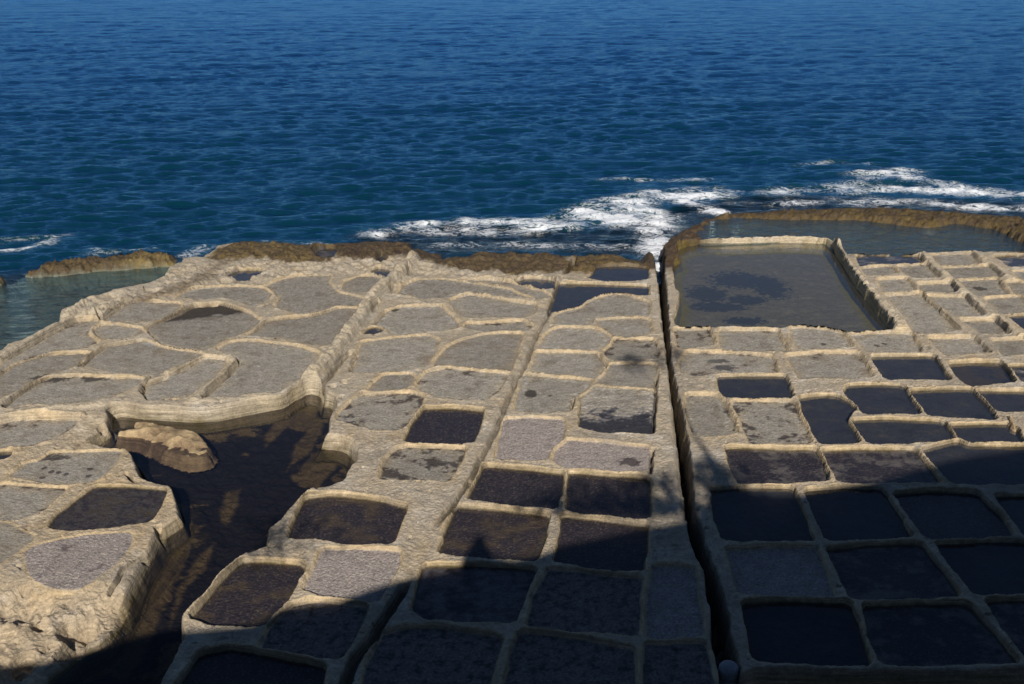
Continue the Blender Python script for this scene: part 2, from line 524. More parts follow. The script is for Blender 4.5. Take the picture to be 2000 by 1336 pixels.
# --- seventh row
P('W', 0.13, 'F', '1452,1180 1560,1178 1658,1182 1680,1240 1696,1298 1600,1297 1500,1292 1474,1286 1462,1230', 'large black water pan in the bottom row right of the channel')
P('K1', 0.12, 'C4', '745,732 1150,728 1550,725 1750,940 1950,1168 1420,1168 885,1172 800,950', 'shadowed dark pan of rippled mud in the bottom row')
P('K1', 0.12, 'C4', '1700,695 2100,685 2520,1150 2050,1150 1880,930', 'shadowed dark pan in the bottom right corner')
# --- middle column right of the double groove
P('W', 0.08, 'A3', '660,495 760,485 870,480 980,490 1058,500 1060,578 930,588 800,592 700,588 590,568 640,545', 'small slate water pan nearest the sea, left of the channel mouth')
P('W', 0.10, 'A3', '375,622 640,625 800,632 960,638 1060,640 1060,705 970,702 920,690 860,682 780,686 700,698 600,735 545,760 530,790 460,808 400,815 300,842 318,790 335,750 362,660', 'boot shaped water pan left of the channel, curving down to the left')
P('D1', 0.07, 'A3', '420,825 560,795 600,755 680,725 780,705 870,700 940,725 1010,745 1070,770 1062,865 860,868 740,870 640,878 600,930 450,935 320,930 335,865', 'curved dry grey pan wrapped by the boot shaped water pan', stain=0.22)
P('W3', 0.07, 'A3', '20,608 110,582 220,585 325,595 330,655 240,652 150,655 60,622', 'small grey water pan on the left of the boot shaped one')
P('D1', 0.07, 'A3', '660,905 850,890 1000,890 1075,905 1090,1000 960,1035 870,1030 800,1018 740,975 690,950', 'rounded dry pan with dark flecks beside the channel, above the stained one', stain=0.3)
P('D', 0.07, 'A3', '370,965 520,965 640,975 720,1005 770,1040 755,1090 690,1125 500,1125 300,1118 215,1108 240,1050 300,990', 'smooth grey oval pan left of the flecked rounded one')
P('D2', 0.09, 'A3', '800,1058 960,1060 1115,1065 1140,1120 1150,1195 1010,1205 880,1205 760,1200 725,1150 770,1100', 'dark stained pan left of the channel stone, with a leafy shadow', stain=0.55)
P('D', 0.07, 'B3', '195,35 400,38 650,42 680,60 700,90 735,125 700,195 620,228 400,212 150,185 165,110', 'plain grey pan in the column right of the double groove, second big one down')
P('D', 0.07, 'B3', '770,130 950,128 1125,132 1130,220 1118,308 1000,305 800,290 650,275 730,190', 'plain grey pan below the leafy shadow, left of the channel')
P('DS', 0.08, 'B3', '95,212 350,232 600,252 628,270 600,325 540,352 478,385 470,440 455,492 250,500 20,488 40,400 65,300', 'grey pan with one round dark stain in the middle column')
P('H2', 0.10, 'B3', '545,380 640,315 850,325 1110,348 1112,440 1100,550 1088,662 900,655 700,650 560,615 528,600 535,480', 'pan half covered by dark water along its near side, left of the channel')
P('G', 0.07, 'B3', '-50,560 100,548 400,562 412,640 380,720 330,765 285,805 270,870 80,868 -130,858 -90,700', 'pale gravelly pan of pinkish salt crust with a slanting right edge')
P('G1', 0.07, 'B3', '445,720 700,745 1060,785 1085,850 1072,950 900,955 640,945 440,930 320,885 345,815 400,760', 'pale salt crusted pan with a dark smudge at its near right')
P('K', 0.12, 'F', '948,913 1020,919 1100,926 1094,960 1086,992 1000,985 915,975 930,945', 'purple black wet pan, left one of the pair left of the channel')
P('K', 0.12, 'B3', '448,975 750,1000 1062,1030 1078,1100 1070,1200 1058,1328 750,1300 435,1265 438,1120', 'purple black wet pan, right one of the pair beside the channel')
P('K2', 0.12, 'F', '893,992 980,999 1072,1008 1062,1050 1048,1092 960,1087 858,1079 873,1040', 'dark brown wet pan holding the head shaped shadow')
P('K', 0.12, 'C3', '400,35 720,65 1055,105 1045,230 1020,452 650,425 335,372 370,200', 'dark pan split diagonally by the shadow edge beside the channel')
P('K3', 0.11, 'F', '830,1108 930,1108 1045,1113 1025,1165 1000,1214 910,1212 830,1206 808,1190 815,1160 822,1130', 'shadowed bluish pan with a dark wet swirl in the bottom middle')
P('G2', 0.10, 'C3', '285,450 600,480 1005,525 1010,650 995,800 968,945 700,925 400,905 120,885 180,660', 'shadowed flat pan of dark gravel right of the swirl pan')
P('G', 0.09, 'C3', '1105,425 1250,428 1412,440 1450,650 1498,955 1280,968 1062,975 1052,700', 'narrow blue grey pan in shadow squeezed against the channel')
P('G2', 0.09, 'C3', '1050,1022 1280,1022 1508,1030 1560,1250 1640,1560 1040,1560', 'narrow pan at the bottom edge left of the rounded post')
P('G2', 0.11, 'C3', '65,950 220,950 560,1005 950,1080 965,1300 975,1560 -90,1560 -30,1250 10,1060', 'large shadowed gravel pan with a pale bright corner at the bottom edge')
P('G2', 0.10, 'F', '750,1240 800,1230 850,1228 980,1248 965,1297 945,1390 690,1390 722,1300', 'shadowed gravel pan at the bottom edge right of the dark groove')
# --- column between inlet and double groove
P('D2', 0.10, 'B2', '820,372 1000,368 1200,362 1305,382 1285,450 1215,530 1160,600 1110,632 950,635 870,610 780,590 640,558 655,510 730,440', 'purplish stained pan at the head of the inlet', stain=0.6)
P('K', 0.12, 'B2', '1315,480 1550,478 1780,492 1740,610 1690,738 1500,742 1300,745 1165,725 1220,600', 'dark wet pan left of the double groove, right of the stained one')
P('D2', 0.11, 'B2', '1085,805 1200,775 1420,778 1640,795 1580,910 1500,1035 1350,1020 1200,1015 975,1020 1000,900', 'blotchy dark and grey pan beneath the dark wet one', stain=0.65)
P('K2', 0.12, 'F', '600,975 640,970 680,971 725,978 795,990 785,1010 764,1060 730,1058 695,1060 660,1055 625,1050 563,1050 580,1012', 'olive brown wet pan on the near bank of the inlet')
P('G', 0.08, 'C2', '530,290 830,292 1125,305 1115,380 1060,500 945,690 800,675 640,652 500,628 372,605 490,370', 'sunlit pan of coarse purple grey gravel beside the shadow edge')
P('K2', 0.12, 'F', '470,1100 500,1100 550,1102 590,1107 592,1117 572,1148 550,1180 510,1222 465,1220 425,1216 374,1207 420,1155', 'dark pan on the inlet bank, half lit and half shadowed')
P('G2', 0.11, 'C2', '265,745 450,705 640,715 860,742 848,800 760,960 660,1132 350,1100 30,1062 120,900', 'shadowed bluish pan left of the dark groove')
P('K', 0.12, 'F', '395,1280 450,1270 540,1285 634,1305 620,1400 310,1400', 'dark shadowed pan cut by the bottom edge near the inlet')
P('D', 0.05, 'B2', '870,335 950,255 1000,215 1200,208 1238,235 1205,290 1140,320 1000,332', 'small triangular dry pan above the purplish stained one')
P('D2', 0.08, 'B2', '1345,190 1500,160 1700,180 1978,195 1935,250 1880,345 1800,392 1600,395 1420,378 1330,340 1245,300 1290,245', 'grey pan with dark stains along its near rim, left of the groove', stain=0.45)
P('D', 0.06, 'A2', '1010,840 1140,802 1440,795 1500,850 1580,918 1575,960 1450,980 1330,985 1200,1000 1070,1010 1010,960 905,930 960,895', 'rounded dry pan right of the long ridge, upper middle')
P('H', 0.07, 'A2', '885,972 960,960 990,985 930,1008 835,1012', 'tiny oval puddle pan against the long ridge', cat='salt pan')
P('D', 0.06, 'A2', '1515,748 1660,705 1850,732 2000,762 2190,785 2172,855 2085,875 1850,872 1650,878 1585,860', 'wide smooth dry pan with a pointed left end, upper middle')
P('D2', 0.10, 'A2', '1650,935 1850,930 2080,915 2165,955 2100,980 1950,970 1780,980 1620,962', 'thin crescent of damp rock beneath a thick pale rim', stain=0.5)
P('D', 0.07, 'A2', '1505,1115 1600,1065 1770,1022 1920,1008 2075,1010 2040,1150 1990,1298 1750,1278 1530,1245 1380,1262 1430,1190', 'smooth grey pan with a curved left wall in the centre')
P('D', 0.05, 'A2', '835,1075 1000,1052 1200,1035 1335,1025 1440,1062 1405,1130 1330,1258 1120,1298 900,1310 745,1308 790,1220 810,1150', 'broad dry pan to the left of the one with the curved wall')
P('D', 0.03, 'A2', '1270,590 1450,585 1600,605 1800,630 1960,655 2170,740 1900,715 1640,680 1480,728 1300,735 1110,700 1150,640', 'shallow rough pan among broken rock right of the upper ridge')
P('D1', 0.04, 'A2', '1600,585 1800,590 2000,610 2200,660 2320,720 2200,745 1990,655 1800,622', 'thin pale strip pan below the brown shore rock', stain=0.2)
# --- upper left platform
P('DW', 0.09, 'A1', '1145,970 1290,900 1425,832 1500,795 1620,785 1720,778 1850,815 1960,860 2030,905 1990,950 1930,1000 1800,1022 1700,1080 1610,1130 1540,1130 1400,1110 1280,1080 1190,1010', 'large pan with a black wet corner and a small ring on its floor', undercut=1)
P('D', 0.07, 'A2', '-40,995 110,905 250,888 380,880 560,832 680,805 812,812 790,860 740,930 660,1000 620,1078 540,1100 420,1085 300,1058 180,1030 60,1022 -80,1018', 'large clean pan left of the long ridge', undercut=0.6)
P('D', 0.07, 'F', '470,667 500,668 550,673 590,680 622,690 616,705 600,722 578,742 560,755 545,765 500,767 450,773 397,778 428,750 450,730 468,708 460,695 438,685 425,682 448,670', 'biggest pale grey pan above the straight ledge', undercut=0.5)
P('D', 0.07, 'B1', '1345,220 1500,120 1580,85 1750,92 1775,115 1640,250 1500,345 1460,372 1320,385 1170,402 1115,350 1140,290 1250,262', 'tongue shaped pan enclosed by thick rounded rims above the ledge', undercut=0.5)
P('D1', 0.07, 'A1', '900,1100 1120,1062 1280,1122 1400,1140 1560,1160 1590,1178 1480,1235 1330,1290 1220,1325 1050,1320 900,1305 620,1262 730,1170 830,1112', 'wide pan with a pale streak under its far rim, left platform', stain=0.15, undercut=1)
P('D2', 0.08, 'B1', '30,455 240,300 330,250 420,228 550,225 860,238 1000,238 1120,240 1050,292 940,350 820,388 700,408 450,425 200,430 70,460', 'crescent pan with black marks behind the ledge at the far left', stain=0.35, undercut=1)
P('D', 0.06, 'A1', '740,980 800,942 890,938 1000,955 1100,972 1140,1005 1040,1025 960,1040 800,1050 760,1015', 'small shallow oval pan curling beside the large pan')
P('D', 0.06, 'A1', '800,898 900,835 1000,775 1080,758 1250,765 1420,775 1390,825 1200,908 1110,905 1080,915 960,905 880,925 840,915', 'slanting smooth pan below the two long parallel walls', undercut=1)
P('D1', 0.07, 'A1', '0,1245 260,1092 500,968 600,915 700,905 765,910 700,958 680,1005 760,1080 680,1115 560,1130 430,1130 250,1185 100,1240 0,1290 -90,1340', 'dark blotched pan along the wall of the sea inlet', stain=0.35, undercut=1)
P('D', 0.06, 'B1', '-60,250 30,190 105,118 250,75 430,48 700,38 620,110 580,140 480,175 380,195 260,240 150,320 60,362 -80,430', 'smooth pan at the left edge above the crescent pan', undercut=1)
P('D', 0.06, 'A1', '1380,720 1480,672 1600,652 1900,642 2090,655 2150,690 2080,740 1985,790 1860,745 1740,722 1560,740', 'shallow pan behind the large pan with the black corner')
P('D', 0.05, 'A2', '185,590 330,562 580,555 565,610 640,690 855,735 815,792 700,790 620,778 520,825 430,855 330,840 150,805 190,722 60,645', 'open flat pan of grey rock left of the ridge top')
P('D', 0.06, 'A2', '672,640 700,600 800,565 960,560 1045,588 960,640 890,680 820,682 700,668', 'small rounded pan near the top of the long ridge')
P('W3', 0.05, 'A2', '900,520 960,500 1030,515 1105,535 1020,568 960,558', 'little dark puddle pan at the top of the long ridge')
P('W3', 0.05, 'A1', '1770,555 1860,520 2010,515 2080,522 1990,558 1915,598 1850,578', 'jagged grey blue puddle pan behind the left platform')
# --- lower left block
P('D2', 0.07, 'B1', '-90,610 100,570 380,565 640,562 550,640 420,722 330,745 200,770 0,795 -90,790', 'dark stained pan under the ledge at the left edge', z0=-0.12, stain=0.5)
P('W', 0.07, 'B1', '-90,812 80,800 90,830 50,868 -90,885', 'sliver of dark water pan at the left edge on the lower block', z0=-0.12)
P('D2', 0.07, 'B1', '320,880 400,822 600,818 780,815 960,800 905,900 800,1000 700,1042 500,1055 350,1035 200,1010 75,990 200,905', 'grey pan on the lower block peppered with dark round spots', z0=-0.08, stain=0.4)
P('D2', 0.07, 'B1', '-90,1080 0,1072 220,1085 400,1102 520,1092 430,1170 340,1250 210,1305 80,1330 -90,1335', 'grey stained pan at the left edge beside the square dark one', z0=-0.08, stain=0.4)
P('KB', 0.12, 'F', '187,952 250,952 325,957 315,976 302,1000 290,1013 237,1020 190,1027 140,1031 96,1027 110,1010 145,982', 'square dark brown wet pan on the lower left block', z0=-0.05)
P('G3', 0.06, 'C1', '205,295 290,255 420,222 560,195 700,170 900,160 1025,155 1020,215 1000,270 950,330 900,380 840,425 780,460 700,525 600,578 480,575 380,555 270,505 215,420', 'rough purple grey oval pan at the front of the lower left block', z0=-0.05, undercut=0)
P('D2', 0.06, 'C1', '-90,70 40,80 150,130 270,190 150,275 0,375 -90,380', 'small stained pan at the left edge above the eroded hollows', z0=-0.05, stain=0.3)
P('W', 0.10, 'A2', '440,375 480,352 550,345 620,345 640,362 590,408 540,412 480,408', 'small blue rock puddle among the brown shore rocks', cat='rock pool', name='rock_pool')
P('W', 0.10, 'A2', '925,442 955,415 985,402 1040,432 1000,448 960,452', 'tiny blue puddle at the foot of the brown rock near the ridge top', cat='rock pool', name='rock_pool')


# ------------------------------------------------------------------ terrain features (pixel outlines put on the ground)
SEA_POLY = line_world(pix('-700,860 -300,800 -50,722 0,692 30,676 60,662 100,648 118,640 121,612 150,600 190,586 225,572 262,563 300,553 318,545 330,530 350,518 362,510 380,508 400,504 413,494 425,478 450,472 500,470 560,476 600,478 650,476 700,471 750,470 800,472 860,477 868,492 900,488 930,482 1000,480 1100,484 1200,486 1260,492 1276,500 1284,505 1292,498 1296,480 1310,462 1340,445 1370,430 1410,418 1450,415 1500,412 1560,410 1620,406 1700,405 1800,408 1870,414 1950,420 2000,424 2300,430 3000,440 3000,440'), -0.1) + [(400, 30), (400, 900), (-400, 900), (-400, 10)]
ISLANDS = [
    (pix('30,532 62,522 90,512 120,506 160,500 205,500 232,492 262,492 292,491 318,487 336,486 344,496 347,508 335,514 300,516 262,518 205,522 160,526 100,532 70,535'), 0.04,
     'low golden brown rock ridge between the sea and the calm pool on the left'),
    (pix('-60,535 -20,530 6,532 12,541 2,550 -60,556'), 0.05, 'tip of dark rock at the far left edge of the calm pool'),
]
ROCKS = [   # named outcrops of the shore, drawn from the same ground surface
    (pix('410,502 417,492 430,477 470,471 540,469 585,477 650,479 655,500 640,512 600,512 560,515 520,506 450,505'), 0.08, (0.20, 0.145, 0.06),
     'golden weathered shore rock left of the small blue rock puddle'),
    (pix('655,480 700,472 760,470 860,476 868,492 860,505 835,510 805,494 760,498 700,505 662,506'), 0.07, (0.115, 0.08, 0.045),
     'brown weedy shore rock right of the small blue rock puddle'),
    (pix('868,492 930,488 1000,492 1100,496 1116,520 1090,530 1000,536 960,530 880,524 845,512'), 0.05, (0.14, 0.10, 0.05),
     'brown weed covered shore rock beside the thin water crack'),
    (pix('1122,498 1180,490 1250,500 1276,512 1240,514 1180,518 1150,532 1105,532'), 0.05, (0.17, 0.12, 0.05),
     'weedy shore rock left of the channel mouth'),
    (pix('1292,500 1300,470 1340,448 1400,420 1440,414 1425,430 1392,448 1368,470 1335,482 1335,505 1322,518 1292,515'), 0.10, (0.13, 0.085, 0.045),
     'brown rock spur right of the channel mouth'),
    (pix('1395,440 1400,422 1460,414 1530,408 1620,405 1700,404 1790,408 1870,413 1950,420 2000,424 2200,430 2300,470 2100,500 1995,494 1978,468 1955,448 1890,438 1850,441 1780,440 1720,432 1640,430 1560,428 1500,428'), 0.07, (0.15, 0.105, 0.04),
     'long brown weedy reef between the open sea and the long blue pool'),
]
LAGOON = line_world(pix('-300,800 0,700 110,650 130,600 260,560 345,515 330,500 200,505 60,528 -50,540 -400,560'), -0.3)
WASH = line_world(pix('690,462 900,440 1150,455 1230,440 1330,405 1500,385 1800,390 2300,410 2300,440 1400,425 1320,470 1290,500 1260,500 1000,490 870,495 720,480'), -0.45)
CHANNEL = pix('1276,488 1296,488 1297,530 1301,570 1304,610 1307,650 1308,690 1317,740 1328,790 1341,850 1349,900 1352,950 1358,1003 1376,1050 1391,1097 1412,1150 1424,1215 1438,1275 1448,1340 1452,1420 1420,1420 1406,1305 1390,1240 1388,1190 1376,1120 1352,1065 1343,1025 1340,980 1328,900 1322,840 1314,780 1304,715 1298,665 1292,620 1288,570 1284,540 1280,510')
CHSHELF = pix('1306,740 1318,790 1326,840 1332,900 1342,960 1346,1020 1338,1020 1326,950 1318,880 1312,810')
RIDGES = [  # polyline, half width (m), height (m), flatness
    ('A2', '1235,425 1180,480 1110,560 1030,620 930,720 850,830 770,950 700,1050 620,1150 540,1250 440,1360 380,1430', 0.16, 0.20),
    ('F', '1632,482 1645,510 1675,548 1700,578 1728,605 1750,632 1762,646', 0.15, 0.17),
    ('F', '1796,492 1830,525 1868,560 1905,590 1950,625 2010,665 2060,700', 0.13, 0.07),
    ('F', '1902,493 1935,515 1965,540 1995,557', 0.12, 0.05),
    ('F', '1325,483 1345,476 1410,470 1460,470 1500,468 1560,466 1610,470 1632,484', 0.15, 0.07),
    ('B1', '0,520 250,490 480,455 700,445 920,435', 0.10, 0.04),
    ('B1', '1480,420 1800,400 2100,370', 0.10, 0.03),
    ('B2', '400,1130 470,1060 600,960', 0.12, 0.03),
    ('A1', '0,1200 130,1120 350,1000 500,930 620,880 740,850', 0.12, 0.07),
    ('A1', '500,880 640,790 800,700 960,670', 0.13, 0.07),
    ('A1', '760,860 880,780 1000,720', 0.10, 0.08),
    ('B1', '1330,190 1480,100 1580,60 1760,60 1860,110 1740,240 1600,340 1520,400', 0.09, 0.05),
    ('C1', '1330,1336 1340,960 1440,760 1700,480 1880,330', 0.12, 0.02),
]
CRACKS = [  # polyline, half width, depth
    ('F', '690,686 672,700 650,728 632,752 624,764', 0.055, 0.22),
    ('A2', '960,760 925,800 915,850', 0.04, 0.10),
    ('A2', '1190,500 1195,570', 0.04, 0.12),
    ('A2', '1060,630 1060,700', 0.03, 0.08),
    ('A2', '1015,820 930,930', 0.025, 0.06),
    ('B2', '810,45 760,100 735,200', 0.02, 0.06),
    ('B2', '690,370 630,400', 0.02, 0.05),
    ('A3', '400,560 345,650 300,780 285,870 210,980 160,1100 110,1250 30,1400', 0.045, 0.09),
    ('B2', '2060,100 2010,300 1930,500 1850,700 1760,850 1700,980 1600,1150 1500,1280 1380,1440', 0.06, 0.075),
    ('C2', '1190,500 1150,600 1080,700 1000,830 900,980 830,1060 760,1180 700,1300 640,1450', 0.08, 0.13),
    ('A1', '0,1225 130,1145 350,1030 500,955', 0.025, 0.06),
    ('A1', '0,1310 100,1240 230,1195 430,1140', 0.02, 0.04),
    ('A1', '760,860 800,915', 0.03, 0.08),
    ('A1', '790,862 900,810 1000,745', 0.025, 0.07),
    ('A1', '1150,970 1290,890 1430,820', 0.03, 0.07),
    ('A2', '0,970 110,890', 0.025, 0.06),
    ('A2', '0,815 110,780 185,720', 0.025, 0.06),
    ('B1', '0,455 200,320 400,215', 0.025, 0.06),
    ('B1', '600,130 680,80 740,40 800,0', 0.025, 0.06),
    ('B1', '1550,400 1700,290 1800,190 1870,110', 0.025, 0.07),
    ('B1', '1100,300 1140,270 1190,210', 0.02, 0.06),
    ('A3', '680,1160 695,1200 740,1250 725,1280', 0.02, 0.05),
    ('B3', '1140,195 1125,330 1115,450 1100,560 1095,680', 0.022, 0.06),
    ('B3', '1100,780 1080,870 1078,1000', 0.022, 0.07),
    ('B3', '480,380 462,470', 0.02, 0.06),
    ('B1', '570,770 700,680 800,610', 0.03, 0.07),
    ('B1', '965,940 1030,990 1085,1015', 0.04, 0.12),
    ('C1', '835,590 900,500 960,400 1080,320 1140,270', 0.03, 0.10),
    ('C1', '1000,660 1100,540 1220,390 1330,230 1400,120 1470,30', 0.035, 0.12),
    ('C1', '1220,60 1250,110', 0.06, 0.12),
    ('F', '1122,505 1118,518 1102,535', 0.06, 0.3),
]
PITS = [('C1', 110, 660, 0.30, 0.10), ('C1', 250, 700, 0.32, 0.13), ('C1', 300, 820, 0.12, 0.15), ('C1', 600, 830, 0.28, 0.22), ('C1', 560, 960, 0.18, 0.18),
        ('C1', 790, 740, 0.36, 0.09), ('C1', 160, 1080, 0.16, 0.22), ('C1', 0, 890, 0.22, 0.22), ('C1', 90, 1180, 0.22, 0.15), ('C1', 480, 1040, 0.12, 0.2),
        ('B3', 1480, 320, 0.10, 0.02), ('B2', 610, 315, 0.09, 0.16), ('B2', 690, 280, 0.09, 0.14),
        ('A2', 20, 400, 0.15, 0.2), ('B1', 800, 610, 0.10, 0.15), ('B1', 1120, 345, 0.09, 0.12), ('A1', 660, 1080, 0.22, 0.04)]

# ------------------------------------------------------------------ the ground grid
NR, NC = 930, 1010
pys = np.concatenate([np.linspace(1560, 1336, 50, endpoint=False), np.linspace(1336, 505, NR - 140, endpoint=False), np.linspace(505, 372, 90)])
ys = np.array([un(1000, q, 0)[1] for q in pys])
us = np.linspace(-1, 1, NC)
half = (2000 / FPX / 2) * (ys * math.cos(PITCH) + HCAM * math.sin(PITCH)) * 1.28
X = (us[None, :] * half[:, None]).ravel()
Y = np.repeat(ys, NC)
NRr = len(ys)
# the outlines are not ruled lines: look them up at slightly wandering positions
WX = X + 0.030 * fbm(X, Y, 2.2, 2, 1) + 0.005 * gnoise(X * 7, Y * 7, 5)
WY = Y + 0.032 * fbm(X, Y, 2.2, 2, 9) + 0.005 * gnoise(X * 7, Y * 7, 6)


def near(poly, m):
    xs = [p[0] for p in poly]
    yy = [p[1] for p in poly]
    return np.nonzero((X > min(xs) - m) & (X < max(xs) + m) & (Y > min(yy) - m) & (Y < max(yy) + m))[0]


n_low = fbm(X, Y, 0.7, 4, 20)
n_mid = fbm(X, Y, 3.0, 4, 30)
n_fine = fbm(X, Y, 14.0, 3, 40)
n_rdg = fbm(X, Y, 2.6, 5, 50, ridged=True)
n_col = fbm(X, Y, 1.3, 5, 60, gain=0.6)
n_spk = fbm(X, Y, 34.0, 2, 70)
n_st1 = fbm(X * 0.8, Y, 2.4, 5, 80, gain=0.62)
n_st2 = fbm(X, Y, 8.0, 4, 90, gain=0.65)

H = 0.022 * n_low + 0.012 * n_mid + 0.005 * n_fine
brown = np.zeros(X.shape)          # weed and weathering near the sea
rockcol = np.zeros((X.size, 3))
rockcol[:] = (0.15, 0.10, 0.045)
wet = np.zeros(X.shape)

# lower left block sits a little lower and is eroded at the front
blk = line_world(pix('-400,812 0,815 130,822 200,830 230,850 330,930 375,1000 320,1080 250,1230 180,1300 120,1500 -400,1500'), -0.08)
s = sdist(blk, WX, WY)
H -= 0.09 * sst(0.25, -0.25, s)
front = line_world(pix('-400,1160 0,1150 100,1150 200,1165 260,1150 300,1080 340,1080 270,1210 200,1310 100,1500 -400,1500'), -0.1)
s = sdist(front, WX, WY)
k = sst(0.35, -0.3, s)
H += k * (0.06 * n_rdg + 0.09 * n_low + 0.03 * n_mid - 0.14)
frontk = k
q1s = sdist(line_world(pix('-90,820 160,815 200,835 150,872 60,880 -90,885'), -0.1), WX, WY)
H += 0.03 * n_mid * sst(0.3, -0.2, q1s)

# rough plates behind the left platform and at the top of the middle field
rough = line_world(pix('300,560 340,520 420,503 560,510 700,500 830,508 980,535 1100,540 1120,560 1000,560 900,540 820,535 800,580 700,530 600,540 500,548 420,556 340,575 240,600 200,640 120,640 130,600'), 0)
s = sdist(rough, WX, WY)
k = sst(0.4, -0.3, s)
H += k * (0.09 * np.floor((n_rdg + 0.5 * n_low) * 4) / 4 + 0.05 * n_mid)
rough2 = line_world(pix('800,560 960,545 1060,560 1070,600 900,600 800,600'), 0)
H += sst(0.4, -0.3, sdist(rough2, WX, WY)) * 0.05 * n_rdg
n_smo = fbm(X, Y, 1.6, 2, 55)
# wave-cut terraces of the rims: gentle bands
ridgem = np.zeros(X.shape)
for crop, pts, hw, hh in RIDGES:
    ln = line_world(pix(pts, crop), 0)
    idx = near(ln, 0.8)
    d, _ = ldist(ln, WX[idx], WY[idx])
    d = d * (1 + 0.25 * n_mid[idx])
    H[idx] += hh * sst(hw * 1.5, hw * 0.45, d) * (1 + 0.45 * n_mid[idx])
    ridgem[idx] = np.maximum(ridgem[idx], sst(hw * 1.4, hw * 0.6, d))
for crop, px, py, r, dp in PITS:
    x0, y0 = CROP[crop]
    c = un(x0 + px / 4, y0 + py / 4, -0.05)
    dd = np.hypot(WX - c[0], (WY - c[1]) * 0.8) * (1 + 0.25 * n_mid)
    H -= dp * sst(r, r * 0.45, dd)
    if dp > 0.2 and crop == 'A2':
        wet = np.maximum(wet, sst(r * 1.2, r * 0.6, dd))

# ---- pans: nearest pan and signed distance to it
pd = np.full(X.shape, 9.0)
pd2 = np.full(X.shape, 9.0)
pid = np.full(X.shape, -1, np.int32)
for i, p in enumerate(PANS):
    if p['name'] == 'salt_pan':
        p['D'] *= 0.62
    p['poly'] = poly_world(p['px'], p['z0'], p['D'])
    p['soft'] = smooth_poly(p['poly'])
    idx = near(p['soft'], 0.6)
    d = sdist(p['soft'], WX[idx], WY[idx])
    m = d < pd[idx]
    pd2[idx] = np.where(m, pd[idx], np.minimum(pd2[idx], d))
    pd[idx[m]] = d[m]
    pid[idx[m]] = i
pd = pd - 0.012
pd2 = pd2 - 0.012
gap = pd + pd2                      # width of the rim between two neighbouring pans
pd = pd + np.clip((0.09 - gap) / 2, 0, 0.25)
gap = np.maximum(gap, 0.09)
Zs = np.array([p['z0'] for p in PANS] + [0.0])[pid]
Ds = np.array([p['D'] for p in PANS] + [0.0])[pid]
Wd = np.array([p['wd'] if p['kind'][0] in 'WLRQ' else (0.015 if p['kind'][0] == 'K' else 0.0) for p in PANS] + [0.0])[pid]
kinds = [p['kind'] for p in PANS]
KID = {k: np.array([kk == k for kk in kinds] + [False])[pid] for k in set(kinds)}
GK = {c: np.array([kk[0] == c for kk in kinds] + [False])[pid] for c in 'DGKWHLRQ'}
stain_of = np.array([p['stain'] if p['stain'] is not None else 0.06 for p in PANS] + [0.0])[pid]
uc = np.array([p['undercut'] for p in PANS] + [0.0])[pid]
shallowpan = np.array([1.0 if p['kind'][0] in 'DGH' else 0.0 for p in PANS] + [0.0])[pid]

inpan0 = pid >= 0
# rim lip: worn crest that stands up along the pans and rounds over
H += np.where(pid >= 0, 0.008 * np.exp(-((pd - 0.05) / 0.05) ** 2) * (pd > -0.1), 0) * (1 + 0.6 * n_mid)
Fl = Zs - Ds - Wd + 0.009 * n_mid + 0.004 * n_fine
Fl += np.where(GK['G'], 0.010 * n_spk, 0) + np.where(KID.get('K2', False), 0.01 * n_st2, 0)
Fl += np.where(GK['H'], 0.03 * n_st1 - 0.006, 0)
# near side of the half covered pan lies lower
for i, p in enumerate(PANS):
    if p['kind'] in ('H2', 'DW'):
        m = pid == i
        yy = Y[m]
        y0, y1 = np.percentile(yy, 2), np.percentile(yy, 98)
        t = (yy - y0) / (y1 - y0)
        if p['kind'] == 'H2':
            Fl[m] += -0.028 + 0.075 * t + 0.02 * n_st2[m]
        else:
            xx = X[m]
            t2 = (xx - xx.min()) / (xx.max() - xx.min())
            Fl[m] += 0.02 - 0.05 * sst(0.62, 0.9, t - 0.35 * t2 + 0.2)
wallw = np.where(GK['R'], 0.50 + 0.3 * n_smo, np.where(GK['Q'], 0.20 + 0.10 * n_smo, np.where(GK['L'], 0.08, 0.036)))
base0 = Zs + H * 1.0
chip = 0.016 * fbm(X, Y, 5.5, 3, 130) + 0.010 * np.maximum(fbm(X, Y, 9.0, 2, 140), 0.1)
pdc = np.where(GK['Q'] | GK['R'], pd, pd - chip * sst(-0.08, 0.0, pd))
wallw = np.minimum(wallw, 0.40 * gap)
n_rt = fbm(X, Y, 9.0, 3, 150, ridged=True)
H += np.where(inpan0 & (pd > 0.0) & (pd < 0.5), 0.012 * (n_rt - 0.2) + 0.010 * n_mid, 0.004 * n_rt)
t = sst(0.0, 1.0, pdc / wallw)
inpan = pid >= 0
Hn = np.where(inpan, Fl * (1 - t) + H * t, H)
# groove along the foot of some walls, on the land side of the left platform
pdg = pd.reshape(NRr, NC)
gpx = (np.gradient(pdg, axis=1) / (np.gradient(X.reshape(NRr, NC), axis=1))).ravel()
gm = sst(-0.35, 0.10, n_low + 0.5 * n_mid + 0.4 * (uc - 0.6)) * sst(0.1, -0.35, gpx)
Hn -= np.where(inpan & (uc > 0) & (pd < 0.06), 0.12 * np.exp(-((pd - 0.0) / 0.032) ** 2) * gm, 0)
# inlet: submerged shelves and stones
mq = GK['Q'] & (pd < 0)
Hn[mq] += (0.11 * n_st1[mq] + 0.04 * n_rdg[mq]) * sst(0, -0.3, pd[mq]) + 0.17 * np.exp(pd[mq] / 0.22) - 0.05
ml = GK['L'] & (pd < 0)
Hn[ml] += 0.04 * n_st1[ml] * sst(0, -0.3, pd[ml])
mr = GK['R'] & (pd < 0)
Hn[mr] += 0.10 * n_st1[mr] + 0.1 * np.exp(pd[mr] / 0.3)
H = Hn

